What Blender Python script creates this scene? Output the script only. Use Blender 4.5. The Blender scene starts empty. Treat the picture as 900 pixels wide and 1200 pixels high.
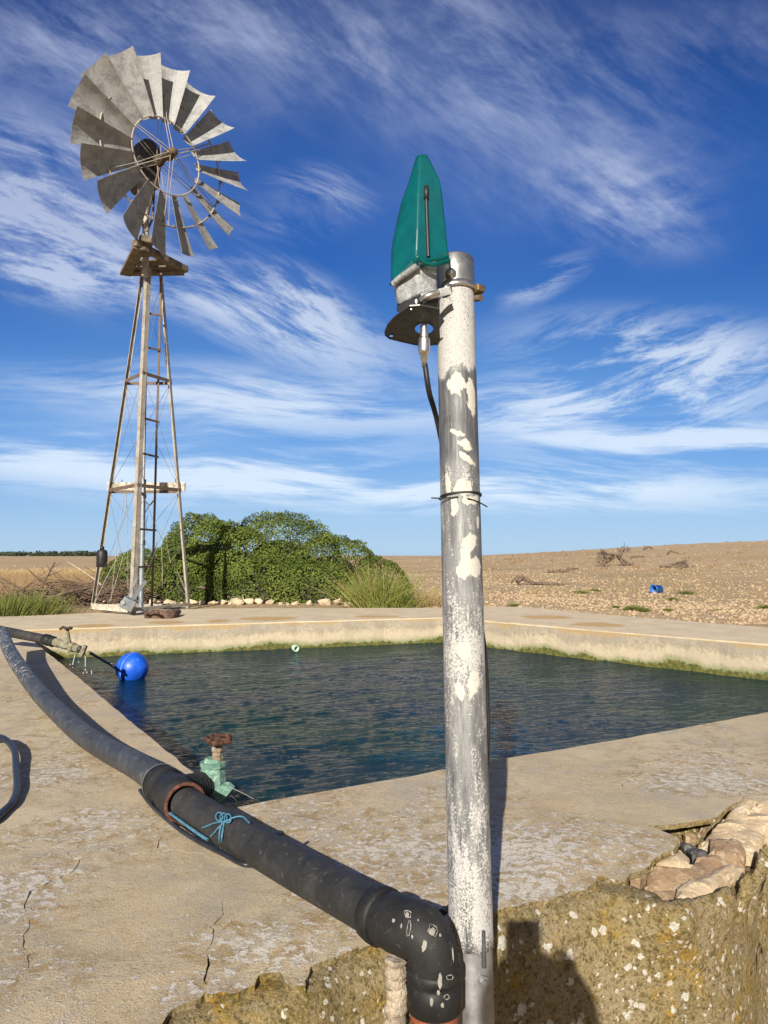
import bpy, bmesh, math, random
import numpy as np
from mathutils import Vector, Matrix, noise as mnoise
from mathutils.geometry import delaunay_2d_cdt, interpolate_bezier
random.seed(7); rng = np.random.default_rng(7)
S = bpy.context.scene
C = S.collection
# ------------------------------------------------------------------ camera
F = 850.0; PITCH = math.atan(51/850); EYE = Vector((0, 0, .8))
cp, sp = math.cos(PITCH), math.sin(PITCH)
def ray(u, v):
    a = (u-450)/F; b = (600-v)/F
    return Vector((a, cp-b*sp, sp+b*cp))
def at(u, v, y):                      # the point seen at u, v at distance y in front
    r = ray(u, v); return EYE + r*(y/r.y)
def on(u, v, z=0.0):                  # the point seen at u, v on the level z
    r = ray(u, v); return EYE + r*((z-EYE.z)/r.z)
cam = bpy.data.cameras.new('camera'); camo = bpy.data.objects.new('camera', cam); C.objects.link(camo)
cam.sensor_fit = 'VERTICAL'; cam.sensor_height = 36; cam.sensor_width = 27; cam.lens = 36*F/1200
cam.clip_start = .02; cam.clip_end = 20000
camo.location = EYE; camo.rotation_euler = (math.pi/2+PITCH, 0, 0)
S.camera = camo
S.view_settings.view_transform = 'Standard'; S.view_settings.look = 'None'
S.view_settings.exposure = .52; S.view_settings.gamma = 1
# ------------------------------------------------------------------ node helpers
class NT:
    def __init__(s, tree): s.t = tree; s.n = tree.nodes; s.l = tree.links
    def new(s, typ, **kw):
        n = s.n.new(typ)
        for k, v in kw.items(): setattr(n, k, v)
        return n
    def put(s, sock, v):
        if isinstance(v, bpy.types.NodeSocket): s.l.new(v, sock)
        elif v is not None:
            if hasattr(sock.default_value, '__len__') and not hasattr(v, '__len__'): v = (v,)*len(sock.default_value)
            if hasattr(sock.default_value, '__len__') and len(sock.default_value) == 4 and len(v) == 3: v = (*v, 1)
            sock.default_value = v
    def m(s, op, a, b=None, c=None, clamp=False):
        n = s.new('ShaderNodeMath', operation=op, use_clamp=clamp)
        s.put(n.inputs[0], a); s.put(n.inputs[1], b)
        if c is not None: s.put(n.inputs[2], c)
        return n.outputs[0]
    def vm(s, op, a, b=None):
        n = s.new('ShaderNodeVectorMath', operation=op); s.put(n.inputs[0], a); s.put(n.inputs[1], b)
        return n.outputs[1] if op in ('LENGTH', 'DOT_PRODUCT', 'DISTANCE') else n.outputs[0]
    def mix(s, f, a, b, mode='MIX'):
        n = s.new('ShaderNodeMix', data_type='RGBA', blend_type=mode); n.clamp_factor = True
        s.put(n.inputs['Factor'], f); s.put(n.inputs[6], a); s.put(n.inputs[7], b); return n.outputs[2]
    def obj(s): return s.new('ShaderNodeTexCoord').outputs['Object']
    def mapv(s, v, scale=(1,1,1), rot=(0,0,0), loc=(0,0,0), typ='POINT'):
        n = s.new('ShaderNodeMapping', vector_type=typ); s.put(n.inputs[0], v)
        n.inputs['Location'].default_value = loc; n.inputs['Rotation'].default_value = rot; n.inputs['Scale'].default_value = scale
        return n.outputs[0]
    def noise(s, v, scale, detail=4, rough=.55, dist=0, dim='3D', out=0):
        n = s.new('ShaderNodeTexNoise'); n.noise_dimensions = dim
        s.put(n.inputs['Vector'], v); s.put(n.inputs['Scale'], scale); s.put(n.inputs['Detail'], detail)
        s.put(n.inputs['Roughness'], rough); s.put(n.inputs['Distortion'], dist)
        return n.outputs[out]
    def voro(s, v, scale, feature='F1', rand=1):
        n = s.new('ShaderNodeTexVoronoi', feature=feature); s.put(n.inputs['Vector'], v); s.put(n.inputs['Scale'], scale)
        s.put(n.inputs['Randomness'], rand); return n
    def sm(s, x, lo, hi, a=0.0, b=1.0):       # smoothstep
        n = s.new('ShaderNodeMapRange', interpolation_type='SMOOTHSTEP')
        s.put(n.inputs[0], x); s.put(n.inputs[1], lo); s.put(n.inputs[2], hi); s.put(n.inputs[3], a); s.put(n.inputs[4], b)
        return n.outputs[0]
    def bump(s, h, strength=.5, dist=.01, nrm=None):
        n = s.new('ShaderNodeBump'); s.put(n.inputs['Height'], h); s.put(n.inputs['Strength'], strength); s.put(n.inputs['Distance'], dist)
        if nrm is not None: s.l.new(nrm, n.inputs['Normal'])
        return n.outputs[0]
def material(name):
    m = bpy.data.materials.new(name); m.use_nodes = True
    t = NT(m.node_tree); t.n.clear()
    b = t.new('ShaderNodeBsdfPrincipled'); o = t.new('ShaderNodeOutputMaterial'); t.l.new(b.outputs[0], o.inputs[0])
    t.b = b; t.out = o; return m, t
def simple(name, col, rough=.6, metal=0, var=.25, scale=20, bump=.2, bd=.002, spot=None, spec=None):
    m, t = material(name); v = t.obj()
    n = t.noise(v, scale, 6, .65)
    lo = tuple(c*(1-var) for c in col); hi = tuple(min(1, c*(1+var)) for c in col)
    c = t.mix(t.sm(n, .35, .65), lo, hi)
    if spot:                            # (colour, scale, threshold)
        k = t.sm(t.noise(v, spot[1], 5, .7), spot[2], spot[2]+.05); c = t.mix(k, c, spot[0])
    t.put(t.b.inputs['Base Color'], c); t.put(t.b.inputs['Roughness'], t.sm(n, .2, .8, rough*.85, min(1, rough*1.15)))
    t.put(t.b.inputs['Metallic'], metal)
    if spec is not None: t.put(t.b.inputs['Specular IOR Level'], spec)
    t.l.new(t.bump(t.noise(v, scale*5, 5, .6), bump, bd), t.b.inputs['Normal'])
    return m
# ------------------------------------------------------------------ object helpers
def link(name, me, mat=None, parent=None, smooth=False):
    o = bpy.data.objects.new(name, me); C.objects.link(o)
    if mat is not None:
        for mm in (mat if isinstance(mat, (list, tuple)) else [mat]): me.materials.append(mm)
    if parent is not None: o.parent = parent; o.matrix_parent_inverse = Matrix.Identity(4)
    if smooth: me.polygons.foreach_set('use_smooth', [True]*len(me.polygons)); me.update()
    return o
def tag(o, label=None, cat=None, group=None, kind=None):
    if label: o['label'] = label
    if cat: o['category'] = cat
    if group: o['group'] = group
    if kind: o['kind'] = kind
    return o
def empty(name, loc=(0,0,0)):
    o = bpy.data.objects.new(name, None); C.objects.link(o); o.location = loc; o.empty_display_size = .1; return o
def settle():
    bpy.context.view_layer.update()
class MB:
    """vertices and faces gathered into ONE mesh object"""
    def __init__(s): s.v = []; s.f = []; s.sm = []; s.mi = []; s.cur = 0
    def add(s, vs, fs, smooth=False):
        b = len(s.v); s.v += [tuple(x) for x in vs]
        for f in fs: s.f.append([b+i for i in f]); s.sm.append(smooth); s.mi.append(s.cur)
        return s
    def box(s, c, size, rot=None, bev=0):
        hx, hy, hz = [x/2 for x in size]; c = Vector(c); R = rot or Matrix.Identity(3)
        if bev:
            bm = bmesh.new(); bmesh.ops.create_cube(bm, size=1)
            for v in bm.verts: v.co = Vector((v.co.x*size[0], v.co.y*size[1], v.co.z*size[2]))
            bmesh.ops.bevel(bm, geom=bm.edges[:], offset=bev, segments=2, profile=.5, affect='EDGES')
            bm.verts.index_update()
            s.add([c+R@v.co for v in bm.verts], [[v.index for v in f.verts] for f in bm.faces]); bm.free(); return s
        vs = [c+R@Vector((x*hx, y*hy, z*hz)) for x in (-1,1) for y in (-1,1) for z in (-1,1)]
        return s.add(vs, [(0,1,3,2),(4,6,7,5),(0,4,5,1),(2,3,7,6),(0,2,6,4),(1,5,7,3)])
    def beam(s, p, q, w, h, up=(0,0,1), bev=0):
        p = Vector(p); q = Vector(q); d = (q-p); L = d.length; d.normalize()
        x = d.cross(Vector(up)); 
        if x.length < 1e-4: x = d.cross(Vector((1,0,0)))
        x.normalize(); z = x.cross(d)
        R = Matrix((x, d, z)).transposed()
        return s.box((p+q)/2, (w, L, h), R, bev)
    def tube(s, pts, r, n=12, cap=True, smooth=True):
        pts = [Vector(p) for p in pts]; k = len(pts)
        rs = r if hasattr(r, '__len__') else [r]*k
        tg = [(pts[min(i+1,k-1)]-pts[max(i-1,0)]).normalized() for i in range(k)]
        a = tg[0].orthogonal().normalized(); vs = []
        for i in range(k):
            a = (a - tg[i]*a.dot(tg[i])).normalized(); b = tg[i].cross(a)
            for j in range(n):
                t = 2*math.pi*j/n; vs.append(pts[i]+(a*math.cos(t)+b*math.sin(t))*rs[i])
        fs = [(i*n+j, i*n+(j+1)%n, (i+1)*n+(j+1)%n, (i+1)*n+j) for i in range(k-1) for j in range(n)]
        s.add(vs, fs, smooth)
        if cap: 
            s.add(vs[:n], [tuple(range(n))[::-1]]); s.add(vs[-n:], [tuple(range(n))])
        return s
    def rod(s, p, q, r, n=8, r2=None): return s.tube([p, q], [r, r if r2 is None else r2], n)
    def lathe(s, prof, c, axis=(0,0,1), n=32, smooth=True):      # prof: (radius, height along axis)
        ax = Vector(axis).normalized(); a = ax.orthogonal().normalized(); b = ax.cross(a); c = Vector(c)
        vs = [c+ax*h+(a*math.cos(2*math.pi*j/n)+b*math.sin(2*math.pi*j/n))*r for r, h in prof for j in range(n)]
        fs = [(i*n+j, i*n+(j+1)%n, (i+1)*n+(j+1)%n, (i+1)*n+j) for i in range(len(prof)-1) for j in range(n)]
        return s.add(vs, fs, smooth)
    def build(s, name, mat=None, parent=None, fix=True):
        me = bpy.data.meshes.new(name)
        off = Vector((0,0,0))
        if parent is not None:
            off = world_of(parent)
        me.from_pydata([tuple(Vector(v)-off) for v in s.v], [], s.f)
        me.polygons.foreach_set('use_smooth', s.sm); me.polygons.foreach_set('material_index', s.mi)
        if fix:
            bm = bmesh.new(); bm.from_mesh(me); bmesh.ops.recalc_face_normals(bm, faces=bm.faces[:]); bm.to_mesh(me); bm.free()
        me.update()
        return link(name, me, mat, parent)
def world_of(o):
    v = Vector(o.location)
    while o.parent: o = o.parent; v = v+Vector(o.location)
    return v
def spline(pts, n=8):
    P = [Vector(p) for p in pts]; out = []
    Q = [P[0]*2-P[1]]+P+[P[-1]*2-P[-2]]
    for i in range(1, len(Q)-2):
        for j in range(n):
            t = j/n; a, b, c, d = Q[i-1:i+3]
            out.append(.5*((2*b)+(c-a)*t+(2*a-5*b+4*c-d)*t*t+(3*b-a-3*c+d)*t**3))
    out.append(P[-1]); return out
def npmesh(name, V, Fc, mat, parent=None, smooth=False, attr=None):
    """fast mesh from arrays; Fc is (n, k) of equal sided faces"""
    me = bpy.data.meshes.new(name); n, k = Fc.shape
    me.vertices.add(len(V)); me.vertices.foreach_set('co', np.asarray(V, dtype=np.float32).ravel())
    me.loops.add(n*k); me.loops.foreach_set('vertex_index', Fc.astype(np.int32).ravel())
    me.polygons.add(n); me.polygons.foreach_set('loop_start', np.arange(0, n*k, k, dtype=np.int32))
    me.update(calc_edges=True); me.validate()
    if attr is not None:
        a = me.attributes.new('tint', 'FLOAT', 'FACE'); a.data.foreach_set('value', np.asarray(attr, dtype=np.float32))
    return link(name, me, mat, parent, smooth)
# vectorised value noise
_perm = rng.permutation(4096)
def _h(ix, iy, iz): return _perm[(_perm[(_perm[ix & 4095]+iy) & 4095]+iz) & 4095]/4096.0
def vnoise(P, scale):
    P = np.asarray(P, float)*scale; I = np.floor(P).astype(np.int64); f = P-I; f = f*f*(3-2*f)
    r = 0
    for dx in (0,1):
        for dy in (0,1):
            for dz in (0,1):
                w = (f[:,0] if dx else 1-f[:,0])*(f[:,1] if dy else 1-f[:,1])*(f[:,2] if dz else 1-f[:,2])
                r = r+w*_h(I[:,0]+dx, I[:,1]+dy, I[:,2]+dz)
    return r*2-1
def fbm(P, scale, oct=4, g=.5):
    a = 1; t = 0; tot = 0
    for o in range(oct): t = t+a*vnoise(np.asarray(P)+o*17.3, scale*2**o); tot += a; a *= g
    return t/tot
def sstep(a, b, x):
    t = np.clip((x-a)/(b-a), 0, 1); return t*t*(3-2*t)
# ------------------------------------------------------------------ light and sky
SUN_AZ = math.radians(11.5); SUN_EL = math.radians(26)           # light travels away from the camera, a little to the right
ldir = Vector((math.sin(SUN_AZ)*math.cos(SUN_EL), math.cos(SUN_AZ)*math.cos(SUN_EL), -math.sin(SUN_EL)))
sun = bpy.data.lights.new('sun', 'SUN'); sun.energy = 5.0; sun.angle = math.radians(.5); sun.color = (1, .93, .82)
suno = bpy.data.objects.new('sun', sun); C.objects.link(suno); suno.rotation_euler = ldir.to_track_quat('-Z', 'Y').to_euler(); suno.location = (0, -5, 8)
w = bpy.data.worlds.new('World'); S.world = w; w.use_nodes = True
t = NT(w.node_tree); t.n.clear()
sky = t.new('ShaderNodeTexSky'); sky.sky_type = 'NISHITA'; sky.sun_disc = False
sky.sun_elevation = SUN_EL; sky.sun_rotation = math.pi+SUN_AZ
sky.air_density = 1.0; sky.dust_density = .25; sky.ozone_density = 3.0; sky.altitude = 200
g = t.new('ShaderNodeTexCoord').outputs['Generated']
sx = t.new('ShaderNodeSeparateXYZ'); t.l.new(g, sx.inputs[0])
yy = t.m('ADD', t.m('ABSOLUTE', sx.outputs[1]), .02)
ca = t.m('DIVIDE', sx.outputs[0], yy); ce = t.m('DIVIDE', sx.outputs[2], yy)
cb = t.new('ShaderNodeCombineXYZ'); t.l.new(ca, cb.inputs[0]); t.l.new(ce, cb.inputs[1]); AE = cb.outputs[0]
# gentle bending of the streaks
wn = t.noise(AE, 2.2, 2, .5, 0, out=1)
AEw = t.vm('ADD', AE, t.vm('MULTIPLY', t.vm('SUBTRACT', wn, (.5,.5,.5)), (.11,.11,0)))
def px(u, v): return ((u-450)/F, (651-v)/F, 0)
def blob(u, v, ru, rv, rot=0, hard=0.0, src=None):
    q = t.mapv(AE if src is None else src, (ru/F, rv/F, 1), (0,0,math.radians(-rot)), px(u, v), 'TEXTURE')
    return t.sm(t.vm('LENGTH', q), hard, 1.0, 1.0, 0.0)
def streak(rot, sx_, sy_, scale, lo, hi, det=9, rough=.62, dist=.3, seed=0):
    q = t.mapv(AEw, (sx_, sy_, 1), (0,0,0), (seed, seed*1.7, seed*.3)); 
    q0 = t.mapv(AEw, (1,1,1), (0,0,math.radians(rot)))
    q = t.mapv(q0, (sx_, sy_, 1), (0,0,0), (seed, seed*1.7, seed*.3))
    return t.sm(t.noise(q, scale, det, rough, dist), lo, hi)
def total(items):
    r = items[0]
    for i in items[1:]: r = t.m('ADD', r, i)
    return r
A = lambda a, b, k=1.0: t.m('MULTIPLY', t.m('MULTIPLY', a, b), k)
s_up = streak(28, 1, 1.7, 3.6, .40, .70, rough=.66, dist=.45, seed=3)
s_fil = streak(40, 1, 3.4, 6.5, .38, .72, rough=.66, dist=.25, seed=8)
s_mid = streak(20, 1, 5.0, 3.4, .43, .62, rough=.70, dist=.3, seed=5)
s_right = streak(-14, 1, 5.5, 3.2, .42, .60, rough=.70, dist=.35, seed=12)
s_low = streak(3, 1, 9.0, 2.4, .40, .62, rough=.66, dist=.2, seed=21)
up = total([blob(330,20,420,170,8), A(blob(640,120,330,200,22), 1.0), A(blob(740,240,150,80,14), 1.2, 1), A(blob(60,40,260,120,0), 1, .9), A(blob(860,40,180,90,0), .6)])
mid = total([blob(60,230,270,150,22), A(blob(360,235,110,60,-8), .8), A(blob(330,380,260,65,20), 1), A(blob(50,310,200,60,12), 1), A(blob(340,340,130,46,24), .8)])
right = total([blob(790,420,290,75,4), A(blob(700,480,260,60,0), 1), A(blob(640,330,80,26,-28), .9)])
low = total([blob(300,470,430,60,4), A(blob(150,540,520,52,1), 1), A(blob(560,575,640,46,0), 1.1), A(blob(820,520,360,46,0), 1)])
dens = total([A(up, s_up, .44), A(up, s_fil, .28), A(mid, s_mid, .90), A(mid, s_fil, .3), A(right, s_right, 1.0), A(low, s_low, .92)])
veil = A(total([blob(400,90,620,260,14), blob(60,230,340,170,20), A(blob(150,40,420,120,0), 1), A(blob(450,520,900,130,0), .8)]), t.sm(t.noise(AEw, 2.0, 4, .55), .3, .75), .22)
dens = t.m('MINIMUM', t.m('ADD', dens, veil), .82)
dens = t.m('MULTIPLY', dens, t.sm(ce, -.01, .03))
hs = t.new('ShaderNodeHueSaturation'); hs.inputs['Saturation'].default_value = 1.12; hs.inputs['Hue'].default_value = .508; t.l.new(sky.outputs[0], hs.inputs['Color'])
# the deep blue overhead
low_b = t.mix(t.sm(ce, .0, .16), (3.8,6.0,8.8), (1.3,3.6,8.0)); mid_b = t.mix(t.sm(ce, .12, .45), low_b, (.14,1.15,4.7))
clear = t.mix(.85, hs.outputs[0], t.mix(t.sm(ce, .4, .85), mid_b, (.12,.52,2.4)))
cloudc = t.mix(t.sm(ce, .05, .6), (8.0,9.2,10.5), (4.6,5.3,7.4))
# pale haze added on the unseen sunward side of the sky, neutralising blue shadows
skyc = t.mix(dens, clear, cloudc)
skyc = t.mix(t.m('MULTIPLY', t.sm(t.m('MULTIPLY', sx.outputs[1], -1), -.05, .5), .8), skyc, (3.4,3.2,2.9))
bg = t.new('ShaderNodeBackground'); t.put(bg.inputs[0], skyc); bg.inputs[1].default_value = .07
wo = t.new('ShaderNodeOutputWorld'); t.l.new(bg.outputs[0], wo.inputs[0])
# ------------------------------------------------------------------ materials of the tank
def mat_deck():
    m, t = material('weathered_concrete'); v = t.obj()
    big = t.noise(v, 1.1, 5, .6, .3); mid = t.noise(v, 6, 6, .65, .4); fine = t.noise(v, 90, 6, .75)
    c = t.mix(t.sm(big, .35, .65), (.53,.42,.265), (.62,.51,.345))
    c = t.mix(t.sm(mid, .45, .72), c, (.50,.41,.28))
    c = t.mix(t.m('MULTIPLY', t.sm(t.noise(v, 2.3, 4, .6, .8), .52, .66), .55), c, (.37,.325,.25))
    # places where growth has settled on the rim (metres on the slab)
    def patch(u, v_, ru, rv):
        p = on(u, v_); e = on(u, v_-rv); f_ = on(u+ru, v_)
        q = t.mapv(v, ((f_-p).length, (e-p).length, 1), (0,0,0), (p.x, p.y, 0), 'TEXTURE'); sq = t.new('ShaderNodeVectorMath', operation='MULTIPLY'); t.put(sq.inputs[0], q); sq.inputs[1].default_value = (1,1,0)
        return t.sm(t.vm('LENGTH', sq.outputs[0]), .35, 1.0, 1.0, 0.0)
    pat = None
    for a9 in ((20,1050,90,50),(70,970,120,30),(420,1050,170,60),(330,1100,150,45),(560,1010,150,40),(680,985,150,45),(640,1040,120,20),(820,920,130,18),(60,900,70,25),(230,1160,60,30),(470,1000,120,25)):
        k9 = patch(*a9); pat = k9 if pat is None else t.m('MAXIMUM', pat, k9)
    clu = t.m('ADD', t.m('MULTIPLY', pat, .22), t.noise(t.mapv(v, loc=(3,1,0)), 1.7, 3, .5))
    stn = t.noise(v, 3.2, 6, .7, .7)
    c = t.mix(t.m('MULTIPLY', t.sm(stn, .50, .64), .65), c, (.43,.385,.315))
    c = t.mix(t.m('MULTIPLY', t.sm(stn, .44, .34), .55), c, (.46,.345,.205))
    ora = t.m('MULTIPLY', t.sm(t.noise(v, 15, 7, .78, .6), .49, .58), t.sm(clu, .42, .60))
    c = t.mix(t.m('MULTIPLY', ora, .85), c, (.37,.255,.115))
    org = t.m('MULTIPLY', t.sm(t.noise(t.mapv(v, loc=(9,4,0)), 7, 7, .8, .5), .60, .66), t.sm(fine, .35, .55)); c = t.mix(t.m('MULTIPLY', org, .7), c, (.42,.23,.05))
    # white crusts: flakes gathered in patches
    fl = t.noise(t.mapv(v, (1,1.15,1), (0,0,.55)), 36, 6, .66, .2); f2 = t.noise(t.mapv(v, loc=(4,4,4)), 85, 5, .7, .3)
    wh = t.m('MAXIMUM', t.sm(t.m('ADD', fl, t.m('MULTIPLY', t.m('SUBTRACT', clu, .60), .40)), .555, .575), t.m('MULTIPLY', t.sm(f2, .60, .64), t.sm(clu, .45, .62)))
    wh = t.m('MULTIPLY', wh, t.sm(fine, .25, .5, .5, 1))
    c = t.mix(t.m('MULTIPLY', wh, .8), c, (.72,.68,.60))
    # paler tone on the far and right hand rims, with rusty stains along the lip
    sy = t.new('ShaderNodeSeparateXYZ'); t.l.new(v, sy.inputs[0])
    farm = t.sm(t.m('ADD', sy.outputs[1], t.m('MULTIPLY', t.m('SUBTRACT', mid, .5), 2.0)), 5.2, 7.0)
    c = t.mix(t.m('MULTIPLY', farm, .75), c, t.mix(t.sm(stn, .35, .62), (.68,.575,.40), (.57,.46,.31)))
    po = None
    for a9 in ((315,725,50,3.2),(256,727.5,18,2.6),(195,729,34,2.4),(440,722.5,40,2),(640,723.5,45,3.2),(700,732,45,3.5),(110,733,40,2.4)):
        k9 = patch(*a9); po = k9 if po is None else t.m('MAXIMUM', po, k9)
    c = t.mix(t.m('MULTIPLY', t.sm(t.m('ADD', po, t.m('MULTIPLY', t.m('SUBTRACT', t.noise(v, 4, 6, .7), .5), 1.6)), .35, .75), .75), c, (.46,.28,.08))
    # loose grains and dark pits
    c = t.mix(t.sm(fine, .54, .70), c, (.62,.54,.41)); c = t.mix(t.sm(fine, .40, .28), c, (.24,.17,.10))
    gr = t.noise(v, 260, 3, .8); c = t.mix(t.m('MULTIPLY', t.sm(gr, .53, .64), t.m('MULTIPLY_ADD', farm, -.6, .8)), c, (.21,.155,.10))
    t.put(t.b.inputs['Base Color'], c); t.put(t.b.inputs['Roughness'], .9); t.put(t.b.inputs['Specular IOR Level'], .2)
    h = t.m('ADD', t.m('ADD', t.m('MULTIPLY', fine, .3), t.m('MULTIPLY', wh, .55)), t.m('ADD', t.m('MULTIPLY', mid, 1.2), t.m('MULTIPLY', gr, .5)))
    t.l.new(t.bump(h, t.m('MULTIPLY_ADD', farm, -.7, .85), .007), t.b.inputs['Normal']); return m
def mat_moss():
    m, t = material('lichen_covered_wall'); v = t.obj()
    a = t.noise(v, 5, 6, .7, .5); b_ = t.noise(v, 30, 7, .78, .3); fine = t.noise(v, 140, 5, .75)
    c = t.mix(t.sm(a, .38, .62), (.33,.25,.11), (.40,.32,.19))
    c = t.mix(t.m('MULTIPLY', t.sm(b_, .48, .62), .9), c, (.19,.14,.04))
    c = t.mix(t.m('MULTIPLY', t.sm(t.noise(v, 8, 7, .8), .52, .62), t.sm(fine, .35, .55)), c, (.45,.27,.03))
    c = t.mix(t.m('MULTIPLY', t.sm(t.noise(v, 3.1, 5, .7, .4), .54, .66), .7), c, (.40,.34,.25))
    c = t.mix(t.sm(fine, .53, .66), c, (.52,.43,.22)); c = t.mix(t.sm(fine, .47, .33), c, (.07,.05,.015)); c = t.mix(t.m('MULTIPLY', t.sm(t.noise(v, 55, 6, .8), .53, .60), .75), c, (.10,.08,.035))
    # pale round crusts of many sizes
    vw = t.vm('ADD', v, t.vm('MULTIPLY', t.vm('SUBTRACT', t.noise(v, 70, 3, .6, out=1), (.5,.5,.5)), (.024,.024,.024)))
    for sc, rr, th, cx in ((27, .40, .62, 1.6), (60, .42, .60, 1.2)):
        vo = t.voro(vw, sc); sep = t.new('ShaderNodeSeparateColor'); t.l.new(vo.outputs['Color'], sep.inputs[0])
        clus = t.sm(t.noise(t.mapv(v, loc=(sc,2,5)), 3.4, 3, .5), .34, .60)
        on_ = t.m('LESS_THAN', sep.outputs[0], t.m('MULTIPLY', clus, th))
        rad = t.m('MULTIPLY_ADD', sep.outputs[1], rr*.75, rr*.25)
        k = t.m('MULTIPLY', on_, t.sm(t.m('SUBTRACT', rad, vo.outputs['Distance']), 0, .05))
        c = t.mix(k, c, t.mix(t.sm(fine, .4, .6), (.62,.57,.47), (.78,.75,.66)))
    t.put(t.b.inputs['Base Color'], c); t.put(t.b.inputs['Roughness'], .95); t.put(t.b.inputs['Specular IOR Level'], .15)
    h = t.m('ADD', t.m('MULTIPLY', b_, 1.0), t.m('MULTIPLY', fine, .7))
    t.l.new(t.bump(h, 1, .014), t.b.inputs['Normal']); return m
def mat_inner():
    m, t = material('pool_side_concrete'); v = t.obj()
    sp_ = t.new('ShaderNodeSeparateXYZ'); t.l.new(v, sp_.inputs[0]); z = sp_.outputs[2]
    n1 = t.noise(t.mapv(v, (1,1,1.6)), 3, 6, .7, .4); n2 = t.noise(v, 26, 6, .7); wob = t.noise(v, 1.6, 4, .6)
    c = t.mix(t.sm(n1, .38, .62), (.48,.40,.275), (.34,.29,.205))
    c = t.mix(t.m('MULTIPLY', t.sm(n2, .47, .60), .7), c, (.27,.22,.15)); c = t.mix(t.m('MULTIPLY', t.sm(t.noise(t.mapv(v,(1,1,.22)), 6, 6, .78, .6), .50, .62), .8), c, (.24,.19,.14)); c = t.mix(t.m('MULTIPLY', t.sm(t.noise(v, 60, 5, .8), .54, .62), .6), c, (.20,.17,.12))
    # upper grey band, pale lime band, green growth at the water line
    zz = t.m('ADD', z, t.m('MULTIPLY', t.m('SUBTRACT', wob, .5), .24))
    zz = t.m('ADD', zz, t.m('MULTIPLY', t.m('SUBTRACT', n2, .5), .10))
    c = t.mix(t.m('MULTIPLY', t.sm(zz, -.16, -.06), .55), c, (.33,.29,.235))
    c = t.mix(t.m('MULTIPLY', t.m('MULTIPLY', t.sm(zz, -.27, -.20), t.sm(zz, -.10, -.17)), .55), c, (.54,.46,.33))
    c = t.mix(t.m('MULTIPLY', t.sm(zz, -.05, -.01), .7), c, (.40,.27,.11))
    c = t.mix(t.m('MULTIPLY', t.sm(zz, -.225, -.262), .8), c, (.25,.27,.13))
    c = t.mix(t.sm(zz, -.255, -.29), c, t.mix(t.sm(n2, .4, .6), (.055,.07,.015), (.15,.13,.025)))
    t.put(t.b.inputs['Base Color'], c); t.put(t.b.inputs['Roughness'], .85)
    t.l.new(t.bump(t.m('ADD', n2, t.m('MULTIPLY', n1, 1.5)), .6, .012), t.b.inputs['Normal']); return m
M_deck, M_moss, M_inner = mat_deck(), mat_moss(), mat_inner()
# ------------------------------------------------------------------ tank plan (metres, rim level z = 0)
V2 = lambda x, y: Vector((x, y))
WATER = -.32
Np = on(275,945).xy; Lp = on(22,738).xy; Fp = on(519,723.5).xy
Rdir = (on(900,755).xy-Fp); nd = (on(900,835).xy-Np)
def cross2(a, b): return a.x*b.y-a.y*b.x
sR = cross2(nd, Np-Fp)/cross2(nd, Rdir); Rp = Fp+Rdir*sR
tank = empty('water_tank', (0,0,0))
tag(tank, 'open square concrete water tank with a crumbling lichen covered rim', 'water tank')
# near rim edge read at rim level
edge_px = [(150,1212),(188,1200),(212,1176),(240,1162),(260,1160),(288,1156),(304,1140),(328,1137),(340,1152),(358,1151),(366,1128),(393,1119),(425,1108),
 (470,1098),(520,1082),(578,1066),(589,1063),(610,1058),(630,1054),(645,1052),(669,1040),(686,1039),(698,1025),(702,1023),(717,1027),(732,1030),(745,1020),(758,1015),(764,1007),(778,999),(790,995),(797,984),(783,977),(768,972),(758,969),(778,968),
 (802,965),(825,962),(842,956),(862,943),(874,939),(900,945),(925,950)]
edge = [on(u, v).xy for u, v in edge_px]
e0 = on(188,1190).xy; ed = (on(900,960).xy-e0).normalized(); en = Vector((ed.y, -ed.x))        # en points out of the tank
def se(p): q = Vector(p[:2])-e0; return q.dot(ed), q.dot(en)
def es(s, o=0.0): return e0+ed*s+en*o
outer_near = [es(-3.2, .03)]
# smooth the part left of the frame, with its own small chips
k = -3.0
while k < -.16: outer_near.append(es(k, .02+.02*math.sin(k*9)+random.uniform(-.008,.008))); k += .07
outer_near += edge
s_last = se(edge[-1])[0]; k = s_last+.08
while k < 6.6: outer_near.append(es(k, .0+random.uniform(-.012,.012))); k += .15
OR = outer_near[-1]
# roughen the long straight runs
def rough(ps, amp, step):
    out = []
    for a, b in zip(ps[:-1], ps[1:]):
        out.append(a); n = int((b-a).length/step)
        for i in range(1, n):
            q = a.lerp(b, i/n); d = (b-a).normalized(); f = mnoise.noise(Vector((q.x*9, q.y*9, 0)))+.6*mnoise.noise(Vector((q.x*31, q.y*31, 3)))
            out.append(q+Vector((d.y,-d.x))*f*amp)
    out.append(ps[-1]); return out
near = rough(outer_near, .011, .012)
OF = V2(1.65, 11.45); OL = on(-60,721).xy; OL = V2(-6.4, 9.15)
back = [V2(7.3, 5.25), on(900,735).xy, on(820,729).xy, on(700,719.5).xy, on(620,712).xy, OF, on(519,712).xy, on(250,713.2).xy, on(150,716).xy, on(17,722).xy, OL, V2(-6.3,6.5)]
back = rough(back, .03, .3)
ring = near + [p for p in back if p is not None]
pool = rough([Np, Rp, Fp, Lp, Np], .006, .06)[:-1]
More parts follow.
